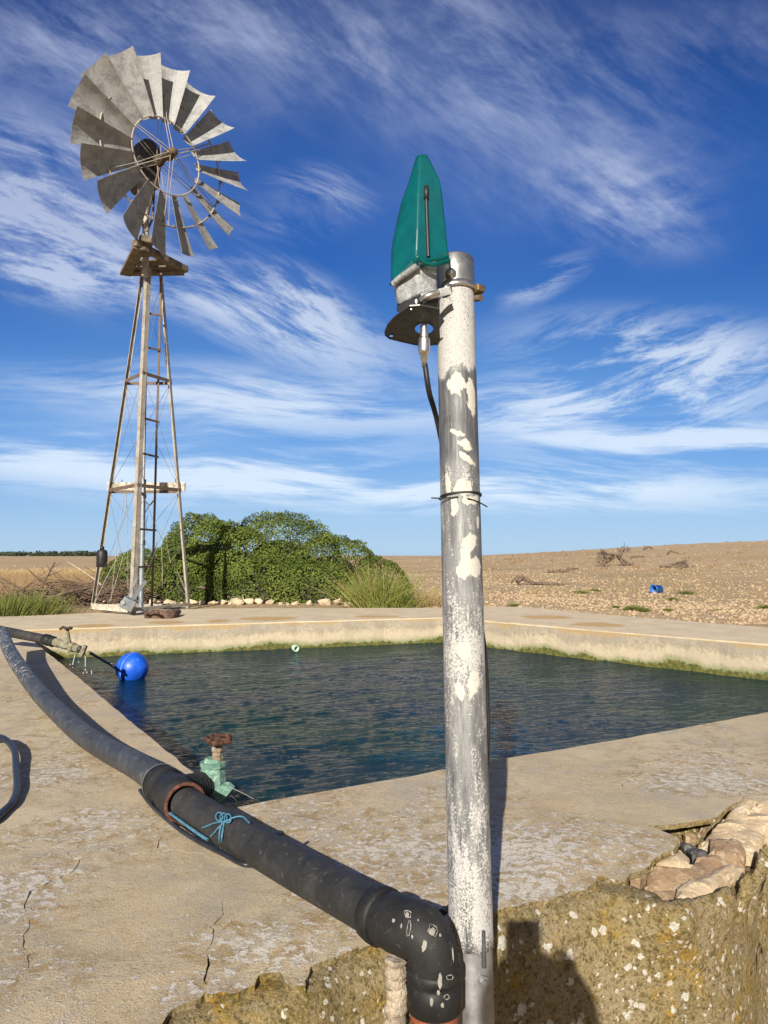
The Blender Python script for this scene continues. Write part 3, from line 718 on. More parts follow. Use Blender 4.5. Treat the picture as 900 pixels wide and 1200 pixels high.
# ---- grasses
def blades(n, base, spread, L, lean, mat, name, parent=None, w=.012, droop=.5, tintf=None):
    seg = 5; bx = np.array(base)[None]+rng.normal(0,1,(n,3))*np.array([spread[0],spread[1],0]); bx[:,2] = ground_z(bx[:,0], bx[:,1])
    az = rng.uniform(0, 6.28, n); ln = np.abs(rng.normal(0, lean, n)); d = np.stack([np.cos(az)*ln, np.sin(az)*ln, np.ones(n)], 1)
    d += (bx-np.array(base)[None])*np.array([1,1,0])/max(spread[0],.01)*lean*.9; d /= np.linalg.norm(d, axis=1)[:,None]
    ll = L*rng.uniform(.45, 1.1, n)[:,None]; side = np.cross(d, rng.normal(0,1,(n,3))); side /= np.linalg.norm(side, axis=1)[:,None]
    Vs = []
    for k in range(seg+1):
        t_ = k/seg; c = bx+d*ll*t_; c[:,2] -= (ll[:,0]*droop*.3*t_**2.5)*ln*1.5; c[:,:2] += d[:,:2]*ll*.35*t_**2*droop
        ww = w*(1-t_**1.6)+.0008; Vs.append(c-side*ww/2); Vs.append(c+side*ww/2)
    V = np.stack(Vs, 1); m = 2*(seg+1); Fq = []
    for k in range(seg): Fq.append([2*k, 2*k+1, 2*k+3, 2*k+2])
    Fc = (np.array(Fq)[None]+np.arange(n)[:,None,None]*m).reshape(-1,4)
    off = np.array(world_of(parent)) if parent is not None else 0
    tint = np.repeat(np.clip(rng.normal(.5,.25,n),0,1), seg)
    return npmesh(name, V.reshape(-1,3)-off, Fc, mat, parent, False, tint)
M_reed = mat_leaf('reed_blade', (.16,.21,.04), (.32,.34,.09), .3, .5); M_straw = mat_leaf('straw', (.34,.24,.11), (.50,.38,.20), .2, .7)
M_wild = mat_leaf('wild_green', (.10,.13,.03), (.27,.28,.08), .3, .6); M_dry = mat_leaf('dry_stem', (.16,.10,.055), (.34,.24,.13), .1, .8)
def plant(name, base, label, cat, group=None):
    o = empty(name, base); return tag(o, label, cat, group)
b0 = at(447,712,11.9); b0.z = gz(b0.x, b0.y)
tf = plant('grass_tuft', b0, 'tall clump of green reedy grass at the right end of the shrub', 'grass tuft')
blades(750, b0, (.18,.12,0), .72, .36, M_reed, 'blades', tf, .011); blades(160, b0+Vector((-.1,0,0)), (.16,.12,0), 1.0, .42, M_straw, 'seed_stems', tf, .006, .6)
blades(500, b0+Vector((.12,-.1,0)), (.18,.12,0), .38, .4, M_reed, 'low_blades', tf, .010)
b1 = at(503,712,12.2); b1.z = gz(b1.x, b1.y); tf = plant('grass_tuft', b1, 'small straw coloured dry grass clump left of the post behind the rim', 'grass tuft')
blades(500, b1, (.20,.12,0), .38, .5, M_straw, 'blades', tf, .006)
for (u, v, d, s_, l) in [(28,719,10.4,.34,'green weeds at the left end of the far rim beside the brush pile'),(4,719,10.0,.26,'green weeds at the far left edge, nearest the pipe junction')]:
    b = at(u, v, d); b.z = gz(b.x, b.y); tf = plant('weed_clump', b, l, 'weeds'); blades(700, b, (s_*.8,.2,0), .34, .35, M_wild, 'blades', tf, .009)
    blades(160, b, (s_*.8,.2,0), .42, .3, M_reed, 'stems', tf, .007)
weeds = [(741,713,10.9,9,'green weed just outside the right rim, biggest of those there'),(753,714,10.8,7,None),(722,707,11.5,4,None),(788,697,13.5,5,None),(804,689,15.2,7,'low green weed to the right of the blue tub'),(783,713,10.8,5,None),(842,712,10.9,4,None),(898,708,11.4,7,'low green weed at the right edge of the photo behind the rim'),(681,688,15.5,6,'green weed near the end of the long fallen trunk'),(602,703,12.0,5,None),(697,686,16,5,None)]
for (u, v, d, s_, l) in weeds:
    b = at(u, v, d); zz = gz(b.x, b.y)
    b.z = zz; r = .72*s_*d/F
    tf = plant('weed', b, l or 'tiny low green weed on the stony ground outside the right rim', 'weed', None if l else 'tiny weeds outside the right rim')
    blades(260, b, (r*.6,r*.5,0), r*1.3, .7, M_wild, 'leaves', tf, .014)
# dry straw over the left field, as stuff
pp = scatter(2600, 13, 40, -.72, -.34, 1.4); m_ = ~npin(pp, FOOT); pp = pp[m_]; 
def strawfield(name, pp, h, w, mat, label, cat, per=5):
    n = len(pp)*per; B = np.repeat(pp, per, 0)+rng.normal(0, .10, (n,2)); z = ground_z(B[:,0], B[:,1]); sc = (1+B[:,1]/60)
    tip = np.c_[B+rng.normal(0,.10,(n,2)), z+h*rng.uniform(.3,1.1,n)]; base = np.c_[B, z]; s = np.c_[w*sc/2, 0*z, 0*z]
    V = np.stack([base-s, base+s, tip], 1).reshape(-1,3); return tag(npmesh(name, V, np.arange(3*n).reshape(n,3), mat, None, False, rng.random(n)), label, cat, kind='stuff')
strawfield('dry_grass', pp, .20, .016, M_straw, 'dry straw stubble and low dead scrub covering the field on the left', 'dry grass')
pp = scatter(2200, 12.2, 26, -.62, -.38, 1.6); pp = pp[~npin(pp, FOOT)]
strawfield('dead_scrub', pp, .38, .011, M_dry, 'brown dead scrub standing in the left field', 'dead scrub', 7)
pp = scatter(700, 14, 60, .03, .70, 1.5); strawfield('dry_grass', pp, .09, .014, M_straw, 'thin dry grass between the stones of the right field', 'dry grass', 5)
pp = scatter(420, 22, 170, .0, .75, 1.3); dn = fbm(np.c_[pp, 0*pp[:,0]], .12, 3); pp = pp[dn > .1]; strawfield('dead_scrub', pp, .22, .03, M_dry, 'thin scatter of dark dead scrub over the rising right field', 'dead scrub', 9)
# brush pile behind the left end of the far rim
M_brush = simple('brushwood', (.13,.085,.06), .9, var=.5, scale=9)
pb = at(88,712,12.2)
pile = empty('brush_pile', (pb.x, pb.y, gz(pb.x, pb.y))); tag(pile, 'heap of dead brown branches left of the windmill tower', 'brush pile')
def pilebranch(n, L, r, zmax, xs, name, mat, ang=.25):
    mb = MB(); q0 = Vector(pile.location)
    for i in range(n):
        x = random.uniform(-xs, xs); f = max(0, 1-abs(x/xs)**1.6)
        p = q0+Vector((x, random.uniform(-.5,.7), .02+random.random()*zmax*f)); d = Vector((random.choice((-1,1)), random.gauss(0,.5), random.gauss(.12,ang))).normalized()
        l = L*random.uniform(.4,1.1); pts = [p-d*l*.5]
        for k in range(5): d = (d+Vector([random.gauss(0,.16) for _ in range(3)])).normalized(); pts.append(pts[-1]+d*l/5)
        for q in pts: q.z = max(q.z, gz(q.x, q.y)+.01)
        rr = r*random.uniform(.4,1.3); mb.tube(pts, [rr*(1-.13*j) for j in range(6)], 5, False)
    mb.build(name, mat, pile, fix=False)
pilebranch(330, 1.1, .011, .34, 1.15, 'thin_branches', M_brush); pilebranch(26, 1.5, .024, .30, 1.1, 'thick_branches', M_bark, .15)
pilebranch(4, 1.5, .028, .32, .6, 'bleached_branches', simple('bleached_wood', (.42,.34,.25), .8, var=.3), .1)
mb = MB(); mb.tube(spline([at(47,693,12.3), at(55,676,12.3), at(64,659,12.3)], 5), .018, 6); mb.tube([at(55,676,12.3), at(48,664,12.3)], .006, 5); mb.build('upright_branch', M_bark, pile)
# dead wood lying in the right hand field
def deadwood(name, u, v, d, pts, label, cat='dead branch', leafy=0):
    """pts: list of branches, each a list of (du, dv) picture offsets with a radius in px"""
    b = at(u, v, d); z0 = gz(b.x, b.y); o = empty(name, (b.x, b.y, z0)); tag(o, label, cat)
    mb = MB(); sc = d/F
    for r, br in pts:
        P = [Vector((b.x+x*sc, b.y+random.uniform(-6,6)*sc, z0+max(.3,-y)*sc)) for x, y in br]; P = spline(P, 4); mb.tube(P, [r*sc*(1-.6*i/len(P)) for i in range(len(P))], 6)
    pass
    if leafy:
        for i in range(leafy):
            x, y = random.choice(pts)[1][-1]; p = Vector((b.x+(x+random.gauss(0,4))*sc, b.y+random.gauss(0,4)*sc, z0+(-y+random.gauss(0,2.5))*sc)); dd_ = Vector([random.gauss(0,1) for _ in range(3)]).normalized()*5*sc
            mb.rod(p, p+dd_, .35*sc, 4)
    mb.build('branches', M_bark, o, fix=False)
def zfit(u, v):     # distance at which the terrain appears at v
    r = ray(u, v); y = 8
    while y < 400:
        p = EYE+r*(y/r.y)
        if gz(p.x, p.y) >= p.z: return y
        y *= 1.02
    return 120
deadwood('dead_log', 636, 686, zfit(636,686), [(3.2,[(-30,-4),(-22,-8),(-12,-3),(0,-2),(30,-1)]),(1.6,[(-22,-8),(-30,-10),(-36,-2)]),(1.4,[(-22,-8),(-24,-13)])], 'long grey fallen trunk lying outside the right rim near the post')
deadwood('dead_branch', 661, 671, zfit(661,671), [(1.8,[(-18,-1),(0,-2),(9,-4),(18,-4)]),(1,[(0,-2),(6,-6)])], 'short thin dead branch beyond the long fallen trunk')
deadwood('dead_tree', 722, 664, zfit(722,664), [(2.0,[(10,-1),(4,-9),(-2,-13),(-12,-14)]),(2.0,[(4,-9),(6,-15),(10,-18)]),(1.5,[(6,-9),(12,-4),(16,-1)]),(1.5,[(-2,-10),(-8,-5),(-14,-1)]),(1.2,[(-2,-13),(-10,-8),(-16,-13)])], 'small leafless dead tree with twiggy crown in the right field', 'dead tree', 160)
deadwood('dead_branch', 790, 666, zfit(790,666), [(2.0,[(-18,-1),(-4,-3),(8,-6),(14,-6),(15,-1)]),(1.2,[(4,-1),(10,-6)]),(1.0,[(-8,-2),(0,-5),(6,-2)])], 'tangled dead branch lying right of the small dead tree', leafy=40)
deadwood('dead_branch', 789, 650, zfit(789,650), [(1.4,[(-8,-1),(-2,-4),(7,-1)]),(1,[(-2,-4),(3,-3)])], 'dark dead branch far off on the slope above the tangled one')
deadwood('dead_branch', 747, 654, zfit(747,654), [(1.1,[(-9,-1),(2,-2),(9,-1)])], 'thin dead stick on the slope between dead tree and skyline')
deadwood('dead_branch', 760, 645, zfit(760,645), [(1.3,[(-5,-1),(0,-3),(5,-1)])], 'small dark stick pile just under the skyline')
# blue tub
M_blue = simple('faded_blue_plastic', (.025,.17,.55), .45, var=.2, scale=6)
d = zfit(771,696); b = at(770,696,d); z0 = gz(b.x, b.y); sc = d/F
tub = empty('blue_tub', (b.x, b.y, z0)); tag(tub, 'blue plastic tub lying on its side on the stony field', 'tub')
mb = MB(); mb.lathe([(0,0),(4.6*sc,0),(5.6*sc,9.5*sc),(6.2*sc,9.5*sc),(6.2*sc,10.3*sc),(5.0*sc,10.3*sc),(4.2*sc,1*sc),(0,1*sc)], (b.x+4*sc, b.y, z0+4.8*sc), (-.85,-.35,-.05), 24); mb.build('tub_body', M_blue, tub)
mb = MB(); mb.tube([Vector((b.x-6*sc+i*.6*sc, b.y-5*sc, z0+(1+3*math.sin(i/15*3.1))*sc)) for i in range(16)], .5*sc, 5); mb.build('handle', M_blue, tub)
# far wood on the left horizon
n = 900; a = rng.uniform(-1.1, -.385, n); r = rng.uniform(850, 1250, n); P = []; 
M_far = mat_leaf('far_foliage', (.045,.065,.04), (.08,.10,.06), .1)
for aa, rr in zip(a, r):
    cx, cy = aa*rr, rr; h = rng.uniform(3.0, 7.5); m = 60; D = rng.normal(0,1,(m,3)); D /= np.linalg.norm(D,axis=1)[:,None]; P.append(D*np.array([h*.9,h*.9,h*.5])*rng.uniform(.6,1,(m,1))+np.array([cx,cy,h*.5+gz(cx,cy)]))
P = np.concatenate(P); V, Fc = leaves(P, rng.normal(0,1,P.shape), 2.2, .8); tag(npmesh('distant_wood', V, Fc, M_far, None, False, rng.random(len(P))), 'thin dark line of woodland on the left horizon', 'woodland', kind='stuff')
# ------------------------------------------------------------------ windmill
def mat_galv(name, lo, hi, rough=.45, metal=.75, sc=6, stain=(.20,.17,.13)):
    m, t = material(name); v = t.obj()
    n = t.noise(v, sc, 6, .7, .6); vo = t.voro(v, 60); sp_ = t.new('ShaderNodeSeparateColor'); t.l.new(vo.outputs['Color'], sp_.inputs[0])
    c = t.mix(t.sm(n, .36, .64), lo, hi); c = t.mix(t.m('MULTIPLY', sp_.outputs[0], .25), c, tuple(min(1,x*1.5) for x in hi))
    c = t.mix(t.m('MULTIPLY', t.sm(t.noise(v, sc*2.3, 6, .75, 1.0), .55, .66), .6), c, stain)
    t.put(t.b.inputs['Base Color'], c); t.put(t.b.inputs['Metallic'], metal); t.put(t.b.inputs['Roughness'], t.sm(n, .3, .7, rough*.85, rough*1.25))
    t.l.new(t.bump(n, .25, .004), t.b.inputs['Normal']); return m
M_galv = mat_galv('dull_galvanised_sheet', (.18,.18,.18), (.33,.33,.32), .6, .12, stain=(.20,.185,.155))
M_iron = mat_galv('weathered_angle_iron', (.25,.22,.18), (.38,.345,.285), .6, .15, 5, (.22,.15,.09))
M_rusty = mat_galv('rusted_iron', (.10,.075,.06), (.17,.12,.085), .75, .2, 9, (.20,.09,.04))
M_wood = simple('weathered_grey_wood', (.15,.12,.085), .85, var=.45, scale=12, bump=.6, bd=.006, spot=((.14,.11,.08), 20, .56))
M_pumpp = mat_galv('grey_pump_pipe', (.17,.19,.21), (.26,.28,.30), .5, .4, 8)
M_wire = simple('thin_fence_wire', (.20,.18,.16), .6, .3)
DB = 11.1; DF = 10.05
bl = at(106,716,DB); br_ = at(223,714,DB); bl.z = br_.z = 0
ZT = at(177,323,DB).z
tl = at(164.5,323,DB); tr_ = at(190.5,323,DB); tl.z = tr_.z = ZT
fbx = at(155,700,9.95); fb = Vector((fbx.x, 9.95, 0)); ftx = at(173,318,10.85); ft = Vector((ftx.x, 10.85, ZT))
GZ = gz(bl.x, bl.y)-.12
mill = empty('windmill', ((bl.x+br_.x)/2, 10.7, 0)); tag(mill, 'old metal windpump with eighteen blades on a tall three legged tower', 'windmill')
legs = [(bl, tl), (br_, tr_), (fb, ft)]
axis = lambda z: sum((a.lerp(b, z/ZT) for a, b in legs), Vector())/3
def angle_iron(p, q, w, c, name='leg', mat=M_iron, parent=mill, th=.008):
    """L section whose arms point towards the tower's middle c"""
    p, q = Vector(p), Vector(q); d = (q-p).normalized(); inn = (Vector(c)-p); inn = (inn-d*inn.dot(d)).normalized(); s = d.cross(inn)
    a1 = (inn+s).normalized(); a2 = (inn-s).normalized(); mb = MB()
    for a, b in ((a1, a2), (a2, a1)):
        P = [p-b*0, p+a*w, p+a*w+b*th, p+b*th]; Q = [x+(q-p) for x in P]; mb.add(P+Q, [(0,1,2,3),(7,6,5,4),(0,4,5,1),(1,5,6,2),(2,6,7,3),(3,7,4,0)])
    return mb.build(name, mat, parent)
for i, (p, q) in enumerate(legs):
    z0 = p+(p-q)*(.12/ZT); w = .058 if i < 2 else .07
    angle_iron(z0, q+(q-p)*.01, w, axis(0))
def legat(i, z): return legs[i][0].lerp(legs[i][1], z/ZT)
ZR = [.06, 1.80, 3.49]
for z in ZR:
    P = [legat(i, z) for i in range(3)]
    mb = MB()
    for a, b in ((0,2),(2,1)): mb.beam(P[a], P[b], .012, .05)
    mb.beam(P[0]+Vector((0,.03,-.02)), P[1]+Vector((0,.03,-.02)), .012, .045)
    mb.build('ring_brace', M_rusty if z > 1 else M_iron, mill)
# crossed wires on the three sides
mb = MB()
lv = [.1, 1.8, 3.49, ZT-.1]
for a, b in ((0,2),(2,1),(0,1)):
    for z0, z1 in zip(lv[:-1], lv[1:]):
        mb.rod(legat(a,z0), legat(b,z1), .0028, 5); mb.rod(legat(b,z0), legat(a,z1), .0028, 5)
mb.build('brace_wires', M_wire, mill)
# ladder rail and rungs
rt = at(189,318,10.95); rb = at(178,705,10.75); rb.z = -.05
mb = MB(); mb.beam(rb, rt, .03, .02); mb.build('ladder_rail', M_rusty, mill)
fr = lambda z: fb.lerp(ft, z/ZT)
for v_ in (361,404,491,533,621,664):
    z = at(180, v_, 10.6).z; tt = (z-rb.z)/(rt.z-rb.z); r_ = rb.lerp(rt, tt); f_ = fr(z)+Vector((.02,.12,0))
    mb = MB(); mb.beam(f_, r_+Vector((.03,0,0)), .02, .028); mb.build('rung', M_rusty, mill)
# pump pipe up the middle with old couplings
mb = MB(); pb_ = at(165,713,10.4); pb_.z = -.1; pt = Vector((ft.x-.03, 10.95, ZT)); mb.rod(pb_, pb_.lerp(pt, .37), .036, 12); mb.rod(pb_.lerp(pt, .37), pt, .02, 10)
for k in (.2, .33, .37): q = pb_.lerp(pt, k); q2 = pb_.lerp(pt, k+.012); mb.rod(q, q2, .046 if k < .37 else .04, 12)
mb.build('pump_pipe', M_pumpp, mill)
# wooden pieces
mb = MB(); a = at(126,572,DB+.05); b = at(217,572,DB+.05); a.z = b.z = 1.86; mb.beam(a, b, .05, .13, bev=.006); mb.build('cross_plank', simple('bleached_plank', (.50,.45,.36), .85, var=.35, scale=14, bump=.6, bd=.006, spot=((.22,.19,.15), 22, .55)), mill)
mb = MB(); mb.rod(a+Vector((.22,0,.06)), a+Vector((.22,0,.11)), .008, 6); mb.build('plank_bolt', M_rusty, mill); mb = MB(); mb.rod(b-Vector((.15,0,-.06)), b-Vector((.15,0,-.12)), .008, 6); mb.build('plank_bolt', M_rusty, mill)
# platform: two heavy beams meeting in front, back beam, planks
ZP = ZT+.06
NB = at(157,294,10.15); NB.z = ZP+.05; RB = at(218,322,11.15); RB.z = ZP+.05; LB = at(147,321,11.2); LB.z = ZP; NB2 = at(163,296,10.2); NB2.z = ZP
mb = MB(); mb.beam(NB, RB, .10, .10, bev=.01); mb.build('platform_beam', M_wood, mill)
mb = MB(); mb.beam(NB2, LB, .17, .055, bev=.008); mb.build('platform_plank', M_wood, mill)
mb = MB(); mb.beam(LB+Vector((.05,0,.02)), RB-Vector((.05,0,.04)), .16, .045, bev=.006); mb.build('platform_plank', M_wood, mill)
for k_ in (.30,.62,.86):
    m1 = NB2.lerp(LB, k_); m2 = NB.lerp(RB, k_); mb = MB(); mb.beam(m1+Vector((.03,0,.035)), m2+Vector((0,.05,-.01)), .19, .025); mb.build('platform_plank', M_wood, mill)
mb = MB(); mb.box(NB+Vector((.12,.15,.09)), (.20,.18,.10), Matrix.Rotation(.5,3,'Z'), .015); mb.build('mast_collar', M_wood, mill)
# mast, bracing struts, head
ncam = Vector((.75,-.66,.0)).normalized(); tan_ = Vector((.66,.75,0)).normalized(); UP = Vector((0,0,1))
hubp = at(198,181.5,10.35)
mast_t = hubp-ncam*.62-UP*.12; mast_b = Vector((ft.x+.0, 10.75, ZT-.15))
mb = MB(); mb.rod(mast_b, mast_t, .055, 14, .04); mb.rod(mast_b.lerp(mast_t,.22), mast_b.lerp(mast_t,.30), .075, 14); mb.build('mast', M_iron, mill)
mb = MB()
for k in (-1, 1): mb.tube([mast_b.lerp(mast_t,.45)+tan_*.02*k, mast_b.lerp(mast_t,.62)+tan_*.12*k, mast_t+tan_*.14*k-UP*.02], .016, 7)
mb.rod(mast_b.lerp(mast_t,.55), hubp-ncam*.25-UP*.10, .02, 8); mb.build('head_strut', M_rusty, mill)
# helmet over the gears
def helmet():
    mb = MB(); c = hubp-ncam*.62+tan_*(-.04); n = 20; vs = []
    pr = []
    for i in range(n+1):
        a = math.pi*i/n; pr.append((math.cos(a)*.18, .22+math.sin(a)*.17))
    pr = [(.18,-.26),(.14,-.40)]+[(x, y) for x, y in pr]+[(-.14,-.40)][::-1]
    pr = [(.17,-.30)]+[(x, y) for x, y in pr[2:-1]]+[(-.17,-.30),(-.08,-.38),(.08,-.38)]
    for s in (-.17, .17): vs += [c+tan_*x+UP*y+ncam*s for x, y in pr]
    m = len(pr); mb.add(vs, [tuple(range(m)), tuple(range(m,2*m))[::-1]]+[(i, (i+1)%m, m+(i+1)%m, m+i) for i in range(m)])
    return mb.build('gear_case', mat_galv('dark_oily_iron', (.045,.042,.04), (.08,.072,.065), .6, .3, 7, (.12,.08,.05)), mill)
helmet()
# tail folded flat behind the wheel
# wheel
wh = empty('wheel', hubp-world_of(mill)); wh.parent = mill
RO, RI, RM = 1.405, .56, 1.0
def wp(th, r, o=0): return hubp+(tan_*math.cos(th)+UP*math.sin(th))*r+ncam*o
mb = MB(); mb.lathe([(0,.17),(.045,.17),(.055,.15),(.055,.06),(.08,.05),(.085,-.02),(.055,-.03),(.05,-.22),(.075,-.23),(.08,-.32),(.05,-.34),(.05,-.52),(0,-.52)], hubp, ncam, 24); mb.build('hub', simple('brown_rusted_hub', (.10,.068,.04), .7, .3, var=.5, scale=18, bump=.5), wh)
for R_, rr, o in ((RI,.013,-.06),(RM,.014,-.14)):
    mb = MB(); P = [wp(2*math.pi*i/72, R_, o) for i in range(73)]; mb.tube(P, rr, 6, False); mb.build('rim', M_iron, wh)
for i in range(6):
    th = math.pi/2+.06+i*math.pi/3; mb = MB()
    for s in (-1, 1): 
        mb.rod(wp(th+s*.6, .05, .08), wp(th+s*.035, RI, -.05), .006, 6); mb.rod(wp(th+s*.035, RI, -.05), wp(th+s*.045, RM, -.14), .006, 6)
        mb.rod(wp(th+s*.6, .05, -.28), wp(th+s*.035, RM, -.14), .005, 6)
    mb.build('spoke', M_iron, wh)
def blade(i):
    th = math.pi/2-.09+2*math.pi*i/18; be = math.radians(33); e = wp(th,1)-hubp; tau = (-tan_*math.sin(th)+UP*math.cos(th))
    N_ = ncam*math.cos(be)+tau*math.sin(be); Cc = tau*math.cos(be)-ncam*math.sin(be)
    mb = MB(); nr, nc = 8, 8; vs = []; j1 = random.gauss(0,.012); bend = random.gauss(0,.015)
    for side in (0, .003):
        for a in range(nr+1):
            r = RI-.02+(RO-RI+.02)*a/nr; wd = .185+(.47-.185)*(a/nr); 
            for b in range(nc+1):
                s_ = b/nc-.5; dr = .05*(1-4*s_*s_)*0
                camb = -.13*wd*(1-4*s_*s_)+.085*wd; flare = .03*(a/nr)**3
                vs.append(hubp+e*(r+(0.008*(4*s_*s_)) * (a == nr))+Cc*(s_*wd+j1)+N_*(camb+side+flare+bend*(a/nr)**2)-ncam*.10)
    m = (nr+1)*(nc+1); q = lambda a, b, s: s*m+a*(nc+1)+b; fs = []
    for a in range(nr):
        for b in range(nc):
            fs.append((q(a,b,0),q(a,b+1,0),q(a+1,b+1,0),q(a+1,b,0))); fs.append((q(a,b,1),q(a+1,b,1),q(a+1,b+1,1),q(a,b+1,1)))
    for a in range(nr): fs.append((q(a,0,0),q(a+1,0,0),q(a+1,0,1),q(a,0,1))); fs.append((q(a,nc,0),q(a,nc,1),q(a+1,nc,1),q(a+1,nc,0)))
    for b in range(nc): fs.append((q(0,b,0),q(0,b,1),q(0,b+1,1),q(0,b+1,0))); fs.append((q(nr,b,0),q(nr,b+1,0),q(nr,b+1,1),q(nr,b,1)))
    mb.add(vs, fs, False); o = mb.build('blade', M_galv, wh)
    return o
for i in range(18):
    blade(i); th = math.pi/2-.09+2*math.pi*i/18; mb = MB()
    be = math.radians(33); tau = (-tan_*math.sin(th)+UP*math.cos(th)); Cc = tau*math.cos(be)-ncam*math.sin(be)
    mb.beam(wp(th,RM,-.10)+Cc*.11, wp(th,RM,-.15)-Cc*.13, .03, .008, up=ncam); mb.build('blade_bracket', M_iron, wh)
# foot mechanism, thrown together at the front leg
mb = MB(); c = at(150,706,9.7); c.z = .16; mb.box(c, (.17,.12,.15), Matrix.Rotation(.5,3,'Y')@Matrix.Rotation(.3,3,'Z'), .01); mb.rod(c+Vector((-.04,-.07,.02)), c+Vector((-.04,-.09,.02)), .03, 12)
mb.beam(c+Vector((.05,0,.05)), c+Vector((.2,.1,.30)), .03, .045); mb.beam(c+Vector((-.02,0,.05)), c+Vector((.1,.05,.36)), .02, .02); mb.build('pump_lever_box', M_pumpp, mill)
mb = MB(); mb.beam(at(108,712,10.3)*1, at(150,716,9.9), .02, .04); mb.beam(at(108,709,10.6), at(148,712,9.95), .02, .04); mb.build('foot_brace', simple('bleached_brace', (.50,.44,.35), .8, var=.3), mill)
# loose wires hanging in the tower
mb = MB()
for (u0,v0,u1,v1,d_) in ((146,577,130,705,10.6),(148,577,150,690,10.7),(143,645,112,705,10.5),(146,645,128,706,10.5),(188,620,176,665,10.7),(195,625,200,660,11.0),(208,670,219,704,11.1),(189,640,190,690,10.8)):
    mb.tube(spline([at(u0,v0,d_), at((u0+u1)/2+random.uniform(-2,2),(v0+v1)/2,d_), at(u1,v1,d_)],4), .0045, 5)
mb.build('loose_wire', M_iron, mill)
mb = MB(); mb.tube(spline([at(171,588,10.3), at(176,592,10.3), at(181,585,10.3), at(174,594,10.3), at(169,603,10.3)],5), .006, 5); mb.tube(spline([at(173,604,10.4), at(171,614,10.4), at(172,620,10.4)],4), .004, 5); mb.build('black_cord', simple('black_cord', (.02,.02,.02), .6), mill)
# black canister wired to the left leg
M_blk = simple('black_plastic', (.018,.018,.018), .5, var=.3)
c = at(119.5,653,11.0); can = empty('black_canister', c); tag(can, 'black plastic canister hanging on the left leg of the windmill tower', 'canister')
mb = MB(); mb.lathe([(0,-.15),(.07,-.15),(.08,-.135),(.08,.07),(.07,.10),(.03,.12),(0,.12)], c, n=20); mb.build('canister_body', M_blk, can)
mb = MB(); mb.lathe([(0,.0),(.03,0),(.03,.045),(0,.05)], c+Vector((0,0,.12)), n=14); mb.build('cap', M_blk, can)
# curved rusty scrap on the rim
M_scrap = simple('rusty_scrap', (.13,.075,.05), .9, var=.5, scale=25, bump=.7, bd=.01)
P = [on(171,722.5,.02), on(178,721,.03), on(190,721.5,.03), on(200,721,.035), on(209,717,.05)]
mb = MB(); P = spline(P, 6); mb.tube(P, [.035+.035*math.sin(math.pi*i/len(P)) for i in range(len(P))], 9)
mb.tube(spline([on(170,720,.05), on(177,716,.10), on(186,718.5,.08)],4), .018, 6); o = mb.build('bark_slab', M_scrap); tag(o, 'curved dark brown piece of rotten bark lying on the far rim below the tower', 'bark')
